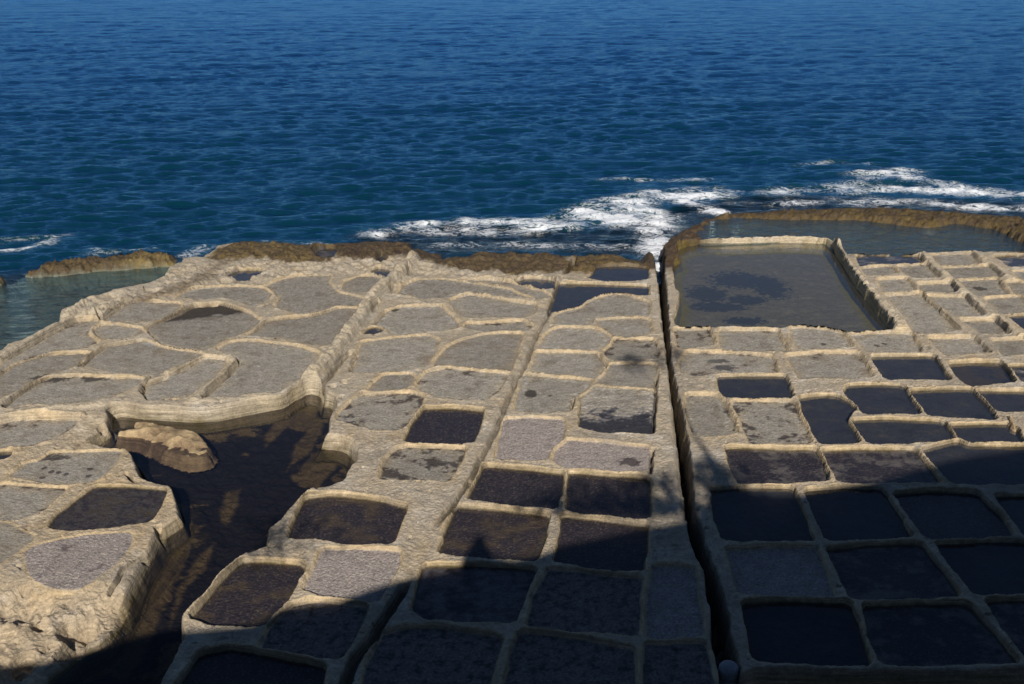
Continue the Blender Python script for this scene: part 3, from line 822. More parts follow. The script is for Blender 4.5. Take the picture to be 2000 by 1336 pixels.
# ---- cracks and grooves
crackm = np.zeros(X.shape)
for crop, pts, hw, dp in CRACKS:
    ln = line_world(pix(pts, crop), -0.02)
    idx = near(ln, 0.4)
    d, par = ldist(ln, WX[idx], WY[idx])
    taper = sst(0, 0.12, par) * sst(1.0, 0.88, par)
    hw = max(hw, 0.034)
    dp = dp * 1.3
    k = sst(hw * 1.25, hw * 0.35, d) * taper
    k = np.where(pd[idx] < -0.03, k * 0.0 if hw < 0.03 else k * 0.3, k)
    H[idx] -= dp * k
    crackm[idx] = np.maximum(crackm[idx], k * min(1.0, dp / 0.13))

# ---- channel
chp = line_world(CHANNEL, 0.0)
idx = near(chp, 1.0)
dch = np.full(X.shape, 9.0)
dch[idx] = sdist(chp, WX[idx], WY[idx])
s = sdist(line_world(CHSHELF, -0.05), WX[idx], WY[idx])
H[idx] -= 0.14 * sst(0.05, -0.05, s)
bedz = -0.60 + 0.06 * n_st2 + 0.03 * n_fine
dch = dch + 0.022 * fbm(X, Y, 4.0, 3, 270) * (dch < 0.3)
k = sst(0.02, -0.05, dch)
H = H * (1 - k) + bedz * k

# bottom edge: the shelf breaks off
brk = line_world(pix('1450,1322 1475,1310 1500,1309 1600,1312 1700,1312 1850,1310 2000,1308 2300,1306 2300,1700 1440,1700'), 0)
s = sdist(brk, WX, WY)
H = H - 0.8 * sst(0.06, -0.10, s)

n_pit = fbm(X, Y, 5.0, 3, 280)
pitm = sst(0.40, 0.52, n_pit + 0.15 * n_low) * sst(0.03, 0.07, pd)
H -= 0.035 * pitm
# ---- sea side
for poly, hh, *rest in ROCKS:
    pw = line_world(poly, 0.0)
    idx = near(pw, 0.6)
    s = sdist(pw, WX[idx], WY[idx]) + 0.14 * n_smo[idx]
    k = sst(0.12, -0.25, s)
    H[idx] += k * (hh * (0.55 + 0.6 * n_rdg[idx]) + 0.05 * n_mid[idx])
    brown[idx] = np.maximum(brown[idx], sst(0.2, -0.05, s + 0.12 * n_st1[idx]))
    m = s < 0.15
    rockcol[idx[m]] = rest[0]
ssea = sdist(SEA_POLY, WX + 0.14 * n_smo, WY - 0.16 * n_smo)       # negative in the sea
lag = sdist(LAGOON, WX, WY)
wash = sdist(WASH, WX, WY)
bed = -0.62 - 0.9 * sst(0.0, 3.0, -ssea) + 0.10 * n_rdg + 0.07 * n_mid
bed = np.where(lag < 0.3, -0.80 + 0.07 * n_st1 + 0.05 * n_mid + 0.25 * np.exp(np.minimum(lag, 0) / 0.5) * 0.6, bed)
wk = sst(0.9, -0.4, wash)
bed = bed * (1 - wk) + wk * (-0.50 + 0.16 * n_rdg + 0.05 * n_mid - 0.25 * sst(0.5, 3.0, -ssea))
k = sst(0.06, -0.22, ssea)
H = H * (1 - k) + bed * k
for poly, hh, lab in ISLANDS:
    pw = line_world(poly, -0.3)
    idx = near(pw, 0.8)
    s = sdist(pw, WX[idx], WY[idx]) + 0.14 * n_smo[idx]
    k = sst(0.22, -0.34, s)
    top = -0.36 + hh + (0.16 * n_rdg[idx] + 0.05 * n_mid[idx])
    H[idx] = H[idx] * (1 - k) + k * top
    m = s < 0.3
    brown[idx[m]] = 1.0
    gl = sst(un(262, 500, -0.3)[0] - 0.3, un(262, 500, -0.3)[0] + 0.2, X[idx[m]])[:, None]
    rockcol[idx[m]] = np.array((0.145, 0.105, 0.05)) * (1 - gl) + np.array((0.27, 0.20, 0.075)) * gl
rr = np.clip(brown, 0, 1) * sst(0.0, 0.15, pd) * sst(0.05, 0.3, dch)
H -= sst(0.05, 0.4, pd) * sst(0.1, 0.4, dch) * sst(0.5, 1.5, lag) * sst(1.3, 0.1, ssea) * np.where(X < 3.9, np.where(X > -3.0, 0.36, 0.10), 0.10)
nb = fbm(X, Y, 1.6, 3, 260)
H += rr * (-0.05 + 0.09 * fbm(X, Y, 4.0, 4, 250, ridged=True) + 0.10 * np.round(nb * 4) / 4 + 0.06 * n_st1)
shore = sst(0.9, 0.0, np.abs(ssea) + 0.35 * n_mid) * (lag > 0.6)
brown = np.maximum(brown, sst(1.7, 1.1, ssea + 0.3 * n_st1) * sst(1.2, 2.2, lag))

# ------------------------------------------------------------------ colours of the ground (the stone, and shade painted into cracks and wall feet)
# look the stone's patterns up along the surface, so that they do not smear down the faces
XC, YC = X + 0.9 * H, Y + 2.2 * H
n_col = fbm(XC, YC, 1.3, 5, 60, gain=0.6)
n_spk = fbm(XC, YC, 34.0, 2, 70)
n_st1 = fbm(XC * 0.8, YC, 2.4, 5, 80, gain=0.62)
n_st2 = fbm(XC, YC, 8.0, 4, 90, gain=0.65)
def mix(c, d, k):
    return c * (1 - k[:, None]) + np.asarray(d) * k[:, None]


C = np.empty((X.size, 3))
C[:] = (0.40, 0.338, 0.25)
C = mix(C, (0.55, 0.50, 0.42), sst(0.05, 0.55, n_col))
C = mix(C, (0.38, 0.29, 0.18), sst(0.0, 0.6, -n_col))
C = mix(C, (0.21, 0.19, 0.16), sst(0.10, 0.5, n_st2 - 0.25 * n_low) * 0.65)
C *= (1 + 0.25 * n_spk)[:, None]
C = mix(C, (0.36, 0.32, 0.26), sst(0.10, 0.35, pd) * sst(-0.2, 0.4, n_low + 0.3 * n_mid) * 0.55)
C = mix(C, (0.47, 0.345, 0.19), sst(0.3, -0.2, sdist(blk, WX, WY)) * (0.28 + 0.3 * n_low))
# golden faces below the crest
C = mix(C, (0.47, 0.365, 0.22), np.where(inpan, sst(0.055, 0.02, np.abs(pd - 0.02)) * 0.75, 0))
grey = np.array((0.295, 0.272, 0.232))
inside = sst(0.012, -0.008, pd) * inpan
edge0 = np.exp(np.minimum(pd, 0) / 0.15)
D0 = np.empty_like(C)
D0[:] = grey
D0 = mix(D0, (0.30, 0.28, 0.25), sst(0.0, 0.5, n_st2))
D0 = mix(D0, (0.17, 0.155, 0.13), sst(0.0, 0.6, -n_st2 + 0.3 * n_mid) * 0.7)
D0 = mix(D0, (0.34, 0.305, 0.24), sst(0.0, 0.5, n_col) * 0.4)
D0 = mix(D0, (0.38, 0.31, 0.20), np.exp(np.minimum(pd, 0) / 0.16) * sst(-0.4, 0.3, n_mid) * 0.75)
D0 = mix(D0, (0.16, 0.13, 0.10), sst(0.05, 0.5, n_st1 + 0.5 * n_mid) * 0.55)
D0 *= (1 + 0.42 * n_spk)[:, None]
D0 = mix(D0, (0.44, 0.42, 0.38), sst(0.30, 0.6, n_spk) * 0.5)
pr = np.random.default_rng(12).uniform(0.86, 1.14, len(PANS) + 1)[pid]
D0 *= pr[:, None] * 0.90
crust = np.random.default_rng(14).uniform(0, 1, len(PANS) + 1)[pid]
D0 = mix(D0, (0.50, 0.48, 0.44), sst(0.45, 0.9, crust) * np.exp(-((pd + 0.10 + 0.06 * n_mid) / 0.045) ** 2) * sst(-0.1, 0.4, n_st2) * 0.7)
D0 = mix(D0, (0.24, 0.20, 0.15), sst(0.5, 0.1, crust) * sst(0.0, 0.5, n_st1 + 0.4 * edge0) * 0.5)
# dark algae patches: more along the edges
edge = np.exp(np.minimum(pd, 0) / 0.12)
sv = n_st1 * 0.9 + 0.35 * n_st2 + 0.30 * edge - 0.15
thr = 0.62 - 1.0 * stain_of
sk = sst(thr, thr + 0.16, sv) * (stain_of > 0.0)
D0 = mix(D0, (0.045, 0.036, 0.034), sk * 0.88)
wetf = sk * 0.5
G0 = np.empty_like(C)
G0[:] = (0.30, 0.26, 0.235)
G0 = mix(G0, (0.40, 0.36, 0.33), sst(0.05, 0.45, n_spk))
G0 = mix(G0, (0.16, 0.135, 0.125), sst(0.05, 0.55, -n_spk + 0.4 * n_st2) * 0.8)
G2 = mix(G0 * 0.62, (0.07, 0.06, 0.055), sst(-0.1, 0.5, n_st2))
K0 = np.empty_like(C)
K0[:] = (0.042, 0.032, 0.034)
K0 = mix(K0, (0.19, 0.15, 0.10), sst(0.14, 0.5, n_spk + 0.4 * n_st2) * 0.85)
K2 = mix(K0, (0.15, 0.105, 0.045), sst(-0.15, 0.5, n_st1) * 0.65)
W0 = np.empty_like(C)
W0[:] = (0.075, 0.072, 0.075)
W0 = mix(W0, (0.16, 0.13, 0.09), sst(0.0, 0.6, n_st1 + 0.3 * n_st2) * 0.7)
W0 = mix(W0, (0.035, 0.033, 0.036), sst(0.1, 0.5, -n_st1 + 0.3 * n_st2) * 0.8)
FC = D0.copy()


def put(mask, col):
    FC[mask] = col[mask] if hasattr(col, 'shape') and col.shape == FC.shape else col


put(GK['G'], G0)
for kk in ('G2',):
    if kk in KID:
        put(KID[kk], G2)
put(KID['G3'], mix(G0, (0.10, 0.075, 0.08), sst(0.15, 0.5, n_st1 + 0.3 * n_st2) * 0.8) * 0.95)
put(KID['G1'], mix(G0, (0.05, 0.04, 0.04), np.zeros(X.size)))
put(GK['K'], K0)
put(KID['K2'], K2)
put(KID['KB'], mix(K2, (0.11, 0.095, 0.075), sst(-0.3, 0.4, n_st2)))
put(KID['K1'], mix(K0, D0.mean(0) * 0.8, sst(0.0, 0.45, n_st1 + 0.4 * n_st2 + 0.35 * edge) * 0.8))
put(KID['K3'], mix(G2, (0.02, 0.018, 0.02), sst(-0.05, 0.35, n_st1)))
put(GK['W'], W0)
put(KID['W2'], mix(W0, (0.13, 0.09, 0.05), sst(-0.4, 0.3, n_st1)))
put(KID['W3'], mix(W0 * 1.5, (0.17, 0.15, 0.12), sst(0, 0.5, n_st1)))
put(GK['H'], mix(D0, (0.06, 0.055, 0.05), sst(0.002, -0.006, Fl - (Zs - Ds))))
put(KID['DW'], mix(D0, (0.05, 0.042, 0.035), sst(0.010, -0.012, Fl - (Zs - Ds) + 0.010 * n_st2)))
# big pool: pale silt with dark blue-grey weed patches in the middle
wx, wy = WX, WY
bp_ = mix(np.tile((0.19, 0.16, 0.11), (X.size, 1)), (0.33, 0.275, 0.19), sst(0.1, 0.6, n_st1))
for (cx, cy, rx, ry) in ((1445, 548, 62, 17), (1380, 575, 42, 16), (1460, 587, 42, 10), (1400, 600, 60, 10), (1452, 628, 42, 9), (1500, 560, 40, 22)):
    c0 = un(cx, cy, -0.4)
    c1 = un(cx + rx, cy, -0.4)
    c2 = un(cx, cy - ry, -0.4)
    q = np.hypot((X - c0[0]) / (c1[0] - c0[0]), (Y - c0[1]) / (c2[1] - c0[1])) - 0.9 * n_st2 - 0.4 * n_st1
    bp_ = mix(bp_, (0.020, 0.026, 0.045), sst(1.08, 0.80, q) * 0.95)
# yellow-green algae along its walls
bp_ = mix(bp_, (0.22, 0.17, 0.02), sst(-0.30, -0.08, pd + 0.08 * n_st1))
put(GK['L'], bp_)
rp_ = mix(np.tile((0.10, 0.095, 0.06), (X.size, 1)), (0.17, 0.15, 0.05), sst(0, 0.5, n_st1))
put(GK['R'], rp_)
iq = np.tile((0.022, 0.020, 0.022), (X.size, 1))
iq = mix(iq, (0.21, 0.155, 0.075), sst(0.34, 0.62, n_st1 * 1.1 + 0.8 * np.exp(np.minimum(pd, 0) / 0.28) - 0.12))
for pts in ('F|440,955 470,950 465,985 440,1022 430,1015 432,985', 'F|540,830 600,800 640,810 625,850 610,880 560,915 575,870 600,840 560,835 520,870 515,850', 'F|610,888 660,888 680,895 620,950 590,950 570,930',
            'F|330,1080 370,1020 385,1030 350,1120 300,1240 250,1330 220,1330 290,1200', 'F|420,1060 400,1110 360,1150 330,1230 345,1150 390,1080'):
    pw = line_world(pix(pts.split('|')[1]), -0.55)
    s = sdist(pw, WX, WY) + 0.07 * n_st1
    iq = mix(iq, (0.19, 0.14, 0.065), sst(0.04, -0.06, s) * 0.85)
iq = mix(iq, (0.16, 0.13, 0.02), sst(0.0, 0.4, n_mid) * np.exp(np.minimum(pd, 0) / 0.12) * 0.8)
put(GK['Q'], iq)
# single features
def blot(pxc, pyc, rx, ry, col, z=-0.08, k0=0.9, rag=0.5):
    c0 = un(pxc, pyc, z)
    c1 = un(pxc + rx, pyc, z)
    c2 = un(pxc, pyc - ry, z)
    q = np.hypot((X - c0[0]) / (c1[0] - c0[0]), (Y - c0[1]) / (c2[1] - c0[1])) + rag * n_st2
    k = sst(1.1, 0.8, q) * k0
    m = k > 0
    FC[m] = FC[m] * (1 - k[m])[:, None] + np.array(col) * k[m][:, None]


blot(1913, 565, 13, 4, (0.05, 0.045, 0.035))
blot(1037, 772, 14, 8, (0.04, 0.035, 0.03))
blot(1074, 775, 4, 2, (0.06, 0.05, 0.04))
blot(1230, 906, 22, 8, (0.06, 0.05, 0.05), rag=1.0)
for (a, b, r) in ((1712, 677, 6), (1726, 673, 5), (1608, 674, 6), (1796, 518, 4)):
    blot(a, b, r, 2.5, (0.06, 0.05, 0.045))
for (a, b) in ((85, 910), (100, 917), (114, 918), (128, 921), (82, 928), (95, 892), (110, 892), (172, 925), (175, 912)):
    blot(a, b, 6, 3, (0.06, 0.05, 0.05))
blot(105, 890, 30, 6, (0.07, 0.06, 0.055), rag=0.8)
blot(262, 700, 0, 0, (0, 0, 0)) if False else None
blot(335, 700 - 26, 0.1, 0.1, (0, 0, 0)) if False else None
blot(100, 742, 38, 8, (0.05, 0.045, 0.04), rag=0.7)
blot(185, 741, 30, 7, (0.05, 0.045, 0.04), rag=0.7)
blot(300, 674, 20, 4, (0.36, 0.36, 0.36), rag=0.6, k0=0.6)
blot(771, 609, 7, 4, (0.06, 0.055, 0.04))
blot(425, 617, 15, 4.2, (0.10, 0.09, 0.075), k0=0.7, rag=0.2)
blot(425, 617, 11, 2.8, (0.24, 0.22, 0.19), k0=0.9, rag=0.2)
blot(1400, 707, 25, 4, (0.09, 0.085, 0.08), rag=0.9)
blot(1415, 720, 24, 6, (0.07, 0.065, 0.07), rag=0.9)
blot(1000, 0, 1, 1, (0, 0, 0)) if False else None
C = C * (1 - inside[:, None]) + FC * inside[:, None]
# algae line and damp on walls of water-holding pans
isw = GK['W'] | GK['L'] | GK['R'] | GK['Q'] | GK['K'] | GK['H']
low = np.where(isw & inpan, sst(0.045, 0.0, H - (Zs - Ds)) * sst(-0.02, 0.0, pd), 0) * sst(0.30, 0.0, pd)
C = mix(C, (0.085, 0.065, 0.02), low * 0.85)
# inlet walls and ledge: pale and brown strata on the face
strat = gnoise(X * 0.4, H * 38.0 + Y * 0.05, 77)
face = np.where(GK['Q'] & inpan & (pd > -0.05) & (pd < 0.14) & (H < 0.03), 1.0, 0.0)
C = mix(C, (0.20, 0.165, 0.10), face * sst(-0.2, 0.3, strat) * 0.7)
C = mix(C, (0.50, 0.46, 0.37), face * sst(0.012, 0.0, np.abs(H + 0.26)) * 0.6)
C = mix(C, (0.09, 0.07, 0.015), face * sst(-0.24, -0.31, H) * 0.85)
# eroded front of the lower left block
C = mix(C, (0.17, 0.145, 0.10), frontk * sst(-0.1, 0.5, n_st2 - 0.3 * n_rdg) * 0.6 * (1 - inside))
C = mix(C, (0.15, 0.125, 0.09), pitm * 0.6)
C = mix(C, (0.53, 0.45, 0.32), ridgem * 0.45 * (1 - inside))
C = mix(C, (0.24, 0.22, 0.19), sst(0.05, 0.45, fbm(XC, YC, 0.9, 4, 290)) * 0.45 * (1 - inside))
C = mix(C, (0.10, 0.085, 0.07), sst(0.30, 0.48, fbm(XC, YC, 3.5, 4, 295, gain=0.65)) * 0.5 * (1 - inside))
# shade of cracks and undercut wall feet, painted dark into the colour
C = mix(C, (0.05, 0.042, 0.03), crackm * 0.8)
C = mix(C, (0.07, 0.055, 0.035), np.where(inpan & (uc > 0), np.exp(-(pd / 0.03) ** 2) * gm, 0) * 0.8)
# channel: near-black bed and lower walls, brown ledge above
k = sst(0.0, -0.05, dch)
C = mix(C, (0.022, 0.02, 0.018), k)
C = mix(C, (0.15, 0.115, 0.06), k * sst(0.30, 0.6, n_st2 + 0.5 * n_spk) * 0.5)
k = sst(0.03, 0.0, dch) * sst(-0.25, -0.10, H)
C = mix(C, (0.15, 0.11, 0.045), k * 0.6)
# shore weed
bc = rockcol * (0.32 + 0.36 * sst(-0.4, 0.6, n_rdg))[:, None]
bc = mix(bc, (0.085, 0.085, 0.015), np.where(GK['R'], sst(0.16, 0.02, pd) * sst(-0.3, 0.3, n_st1), 0) * 0.8)
bc = mix(bc, (0.075, 0.055, 0.035), sst(-0.15, 0.30, n_mid + 0.6 * n_st2) * 0.85)
bc = mix(bc, (0.26, 0.19, 0.07), sst(0.2, 0.6, n_st1) * 0.4)
bc = mix(bc, (0.055, 0.036, 0.03), sst(0.0, 0.5, -n_st1 + 0.4 * n_st2) * 0.75)
bc = mix(bc, (0.14, 0.13, 0.02), sst(0.35, 0.6, n_mid) * 0.35)
k = np.where(ssea < -0.1, 1.0, brown) * (1 - inside)
C = mix(C, bc, np.clip(k, 0, 1))
k = sst(-0.36, -0.46, H) * (ssea < 0.1)
C = mix(C, (0.060, 0.040, 0.034), k * 0.75 * (lag > 0.4))
lg = mix(np.tile((0.16, 0.175, 0.135), (X.size, 1)), (0.27, 0.30, 0.23), sst(0.25, 0.6, n_st1) * 0.7)
lg = mix(lg, (0.06, 0.06, 0.035), sst(0.0, 0.4, -n_st1 - 0.5 * n_st2))
m = (lag < 0.4) & (H < -0.42)
C[m] = lg[m]
# grey crust of the far left platform rims
far = sst(15.0, 19.0, Y) * sst(4.5, 1.0, X) * (1 - inside) * (1 - np.clip(brown, 0, 1)) * (ssea > 0)
C = mix(C, (0.33, 0.285, 0.21), far * sst(0.03, 0.12, pd) * 0.35)
_H2 = H.reshape(NRr, NC)
_gy = np.abs(np.gradient(_H2, axis=0) / np.gradient(Y.reshape(NRr, NC), axis=0)).ravel()
_C3 = C.reshape(NRr, NC, 3)
_sm = _C3.copy()
for _k in (1, 2, 3, 4, 5, 6):
    _sm[:, _k:] += _C3[:, :-_k]
    _sm[:, :-_k] += _C3[:, _k:]
_sm[:, 6:-6] /= 13.0
_sm[:, :6] = _C3[:, :6]
_sm[:, -6:] = _C3[:, -6:]
_k = sst(0.7, 1.4, _gy)[:, None]
C = C * (1 - _k) + _sm.reshape(-1, 3) * _k
C = np.clip(C, 0.004, 0.75)
wet = np.maximum(wet, inside * (wetf + 0.8 * (GK['K'] | GK['W'])))
wet = np.maximum(wet, low)
wet = np.maximum(wet, (np.clip(brown, 0, 1)) * 0.5)
wet = np.clip(wet, 0, 1)

# ------------------------------------------------------------------ meshes from the grid
Xg, Yg, Hg = X.reshape(NRr, NC), Y.reshape(NRr, NC), H.reshape(NRr, NC)
Hx = np.gradient(Hg, axis=1) / np.gradient(Xg, axis=1)
Hy = np.gradient(Hg, axis=0) / np.gradient(Yg, axis=0) 
# the columns fan out: correct the row derivative for the sideways drift
dxr = np.gradient(Xg, axis=0) / np.gradient(Yg, axis=0)
Hy = Hy - Hx * dxr
NRM = np.stack([-Hx.ravel(), -Hy.ravel(), np.ones(X.size)], 1)
NRM /= np.linalg.norm(NRM, axis=1)[:, None]


def link(o, parent=None):
    S.collection.objects.link(o)
    if parent:
        o.parent = parent
    return o


def tagob(o, label=None, cat=None, group=None, kind=None):
    for k, v in (('label', label), ('category', cat), ('group', group), ('kind', kind)):
        if v:
            o[k] = v
    return o


def grid_mesh(name, quads, origin, mat):
    """quads: (n,4) vertex numbers of the ground grid"""
    v, inv = np.unique(quads.ravel(), return_inverse=True)
    me = bpy.data.meshes.new(name)
    me.vertices.add(len(v))
    co = np.stack([X[v] - origin[0], Y[v] - origin[1], H[v] - origin[2]], 1)
    me.vertices.foreach_set('co', co.astype(np.float32).ravel())
    nq = len(quads)
    me.loops.add(nq * 4)
    me.loops.foreach_set('vertex_index', inv.astype(np.int32).ravel())
    me.polygons.add(nq)
    me.polygons.foreach_set('loop_start', np.arange(0, nq * 4, 4, dtype=np.int32))
    me.update(calc_edges=True)
    me.polygons.foreach_set('use_smooth', np.ones(nq, bool))
    a = me.attributes.new('Col', 'FLOAT_COLOR', 'POINT')
    c4 = np.ones((len(v), 4), np.float32)
    c4[:, :3] = C[v]
    a.data.foreach_set('color', c4.ravel())
    w = me.attributes.new('wet', 'FLOAT', 'POINT')
    w.data.foreach_set('value', wet[v].astype(np.float32))
    try:
        me.normals_split_custom_set_from_vertices(NRM[v])
    except Exception as e:
        print('normals', e)
    me.materials.append(mat)
    return bpy.data.objects.new(name, me)


vi = np.arange(NRr * NC).reshape(NRr, NC)
Q = np.stack([vi[:-1, :-1], vi[:-1, 1:], vi[1:, 1:], vi[1:, :-1]], -1).reshape(-1, 4)
qa = Q[:, 0]
qd = pd[Q].mean(1)
qp = pid[qa]
owner = np.full(len(Q), -1, np.int32)            # -1 shelf; 2*i floor; 2*i+1 wall
cut = (dch[qa] < 0.03) | (ssea[qa] < -0.02)
lip = np.where(np.array([p['kind'][0] in 'QLR' for p in PANS] + [False])[qp], 0.11, 0.055)
m = (qp >= 0) & (qd < 0.0) & ~cut
owner[m] = qp[m] * 2
m = (qp >= 0) & (qd >= 0.0) & (qd < lip) & ~cut
owner[m] = qp[m] * 2 + 1
RB = 100000
xq, yq = WX[qa], WY[qa]
for j, (poly, hh, *rest) in enumerate(ISLANDS + ROCKS):
    pw = line_world(poly, -0.3 if j < len(ISLANDS) else 0.0)
    xs = [p[0] for p in pw]
    yy = [p[1] for p in pw]
    ii = np.nonzero((xq > min(xs)) & (xq < max(xs)) & (yq > min(yy)) & (yq < max(yy)) & (owner == -1))[0]
    s = sdist(pw, xq[ii], yq[ii])
    owner[ii[s < (0.1 if j < len(ISLANDS) else 0.0)]] = RB + j
order = np.argsort(owner, kind='stable')
so = owner[order]
starts = np.searchsorted(so, np.unique(so))
uo = np.unique(so)
ends = list(starts[1:]) + [len(so)]
groups = {int(k): Q[order[a:b]] for k, a, b in zip(uo, starts, ends)}

shelf = grid_mesh('rock_shelf', groups[-1], (0, 0, 0), M_ROCK)
link(shelf)
tagob(shelf, kind='structure')


def sheet(name, poly, z, origin, mat, parent):
    me = bpy.data.meshes.new(name)
    pts = densify(poly, 0.6)
    import bmesh
    bm = bmesh.new()
    vs = [bm.verts.new((x - origin[0], y - origin[1], z - origin[2])) for x, y in pts]
    f = bm.faces.new(vs)
    bmesh.ops.triangulate(bm, faces=[f])
    bmesh.ops.recalc_face_normals(bm, faces=bm.faces)
    for f in bm.faces:
        if f.normal.z < 0:
            f.normal_flip()
    bm.to_mesh(me)
    bm.free()
    me.materials.append(mat)
    o = bpy.data.objects.new(name, me)
    return link(o, parent)


for i, p in enumerate(PANS):
    if 2 * i not in groups:
        print('no cells for', p['label'])
        continue
    xs = [q[0] for q in p['poly']]
    yy = [q[1] for q in p['poly']]
    org = (sum(xs) / len(xs), sum(yy) / len(yy), p['z0'] - p['D'])
    root = bpy.data.objects.new(p['name'], None)
    root.empty_display_size = 0.2
    root.location = org
    link(root)
    grp = 'salt pans cut into the rock shelf' if p['name'] == 'salt_pan' else 'large pools in the rock shelf'
    tagob(root, p['label'], p['cat'], grp)
    link(grid_mesh('floor', groups[2 * i], org, M_ROCK), root)
    if 2 * i + 1 in groups:
        link(grid_mesh('wall', groups[2 * i + 1], org, M_ROCK), root)
    k = p['kind'][0]
    z = p['z0'] - p['D']
    if k in 'WLRQKH':
        mat = {'L': M_POOL, 'R': M_LAGOON, 'Q': M_DEEP, 'K': M_FILM, 'H': M_FILM, 'D': M_FILM}.get(k, M_WATER)
        g = {'Q': 0.08, 'L': 0.05, 'R': 0.36}.get(k, 0.022)
        sheet('water', grow(p['soft'], g), z + (0.004 if k in 'HD' else 0.0), org, mat, root)

for j, (poly, hh, *rest) in enumerate(ISLANDS + ROCKS):
    if RB + j in groups:
        pw = line_world(poly, 0)
        org = (sum(q[0] for q in pw) / len(pw), sum(q[1] for q in pw) / len(pw), -0.4)
        o = grid_mesh('shore_rock', groups[RB + j], org, M_ROCK)
        o.location = org
        link(o)
        tagob(o, rest[-1], 'rock', 'weathered rocks along the shore')

# ------------------------------------------------------------------ sea
def sea_rows():
    out = []
    y = 20.0
    while y < 235:
        out.append(y)
        y += max(0.075, (y - 10) * 0.0042 + 0.02) if y < 60 else y * 0.0048
    return np.array(out)


sy = sea_rows()
SC = 820
shalf = (2000 / FPX / 2) * (sy * math.cos(PITCH) + HCAM * math.sin(PITCH)) * 1.3
su = np.linspace(-1, 1, SC)
SX = (su[None, :] * shalf[:, None]).ravel()
SY = np.repeat(sy, SC)
print('sea rows', len(sy), 'verts', SX.size)
calm = sst(1.2, -0.3, sdist(LAGOON, SX, SY))
sd_sea = sdist(SEA_POLY, SX, SY)
SH = np.zeros(SX.shape)
DX = np.zeros(SX.shape)
DY = np.zeros(SX.shape)
wr = np.random.default_rng(3)
NW = 120
for i in range(NW):
    lam = 0.17 * (2.8 / 0.17) ** (i / (NW - 1.0))
    th = math.radians(-80) + wr.normal(0, 0.40)
    kx, ky = 2 * math.pi / lam * math.cos(th), 2 * math.pi / lam * math.sin(th)
    amp = 0.0078 * lam ** 0.95 * (0.6 + 0.8 * wr.random()) * (1.0 if lam < 0.75 else (0.75 / lam) ** 0.9)
    ph = wr.random() * 6.283
    # short waves die out where the rows get too coarse to carry them
    fade = sst(0.0, 1.0, lam / (np.maximum(0.08, SY * 0.0048) * 2.2) - 0.6)
    a = kx * SX + ky * SY + ph
    SH += amp * np.sin(a) * fade
    DX += amp * np.cos(a) * kx / math.hypot(kx, ky) * fade
    DY += amp * np.cos(a) * ky / math.hypot(kx, ky) * fade
for lam, amp, ang in ((6.5, 0.022, -68), (5.1, 0.018, -98), (7.9, 0.026, -84), (4.2, 0.013, -60), (3.6, 0.011, -110)):
    th = math.radians(ang)
    SH += amp * np.sin(2 * math.pi / lam * (math.cos(th) * SX + math.sin(th) * SY) + lam * 3 + 1.2 * gnoise(SX * 0.12, SY * 0.12, 340))
gust = 0.80 + 0.35 * fbm(SX, SY, 0.045, 3, 200)
damp = (1 - 0.93 * calm) * gust * (0.55 + 0.45 * sst(0, -4, sd_sea))
SH *= damp
DX *= damp
DY *= damp
# foam density along the breaking water
FO = np.zeros(SX.shape)
for pts, w, a in (
        ('740,455 800,445 860,438 930,432 1000,436 1060,432 1110,428', 0.75, 0.62),
        ('850,452 900,450 960,455 1020,450 1100,440', 0.8, 0.60),
        ('1110,432 1150,415 1200,400 1260,392 1330,385 1400,378', 0.95, 0.75),
        ('1150,405 1200,392 1280,378 1360,372 1430,376', 0.6, 0.60),
        ('1180,425 1230,435 1270,440 1260,420 1220,408', 1.2, 0.84),
        ('1220,420 1250,442 1268,462 1278,482 1283,500', 0.65, 1.0),
        ('1330,395 1370,408 1400,412', 0.5, 0.88),
        ('1180,350 1240,350 1300,352 1400,352', 0.5, 0.42),
        ('1500,380 1580,372 1650,362 1700,358', 0.9, 0.50),
        ('1640,372 1700,365 1760,368 1850,372 2000,382 2200,392', 1.2, 0.60),
        ('1700,345 1750,335 1790,350 1850,365 1950,380 2100,388', 1.1, 0.60),
        ('1650,395 1750,392 1850,400 1950,408 2100,412', 0.8, 0.62),
        ('1560,320 1640,315 1720,325 1760,338', 0.6, 0.34),
        ('1420,400 1500,398 1560,396 1650,396', 0.5, 0.45),
        ('-200,510 -50,500 0,494 30,488 65,482', 0.35, 0.50),
        ('0,470 30,466 60,462', 0.5, 0.35),
        ('90,475 100,465 120,458', 0.5, 0.42),
        ('170,495 200,498 180,488', 0.25, 0.42),
        ('375,500 388,490 400,485', 0.45, 0.48),
        ('870,480 950,475 1050,480 1150,485 1250,480', 0.7, 0.42),
        ('640,478 560,474 520,470', 0.25, 0.42),
        ('300,488 250,490 150,500', 0.25, 0.40),
        ('1283,490 1285,505 1289,530', 0.18, 0.85)):
    ln = line_world(pix(pts), SEA_Z)
    xs = [q[0] for q in ln]
    yy = [q[1] for q in ln]
    ii = np.nonzero((SX > min(xs) - 3 * w) & (SX < max(xs) + 3 * w) & (SY > min(yy) - 4 * w) & (SY < max(yy) + 4 * w))[0]
    d, _ = ldist(ln, SX[ii], SY[ii] )
    FO[ii] = np.maximum(FO[ii], a * np.exp(-(d / (w * 1.02)) ** 2))
fn = fbm(SX * 0.8, SY, 0.8, 4, 300)
FO = np.clip(FO * (1 + 1.2 * fn) - 0.04, 0, 1)
wash_s = sdist(WASH, SX, SY)
SHAL = np.clip(np.maximum(0.96 * calm, 0.80 * sst(0.6, -0.3, wash_s)), 0, 1)
SHAL = np.maximum(SHAL, sst(-0.9, 0.3, sd_sea) * 0.75)
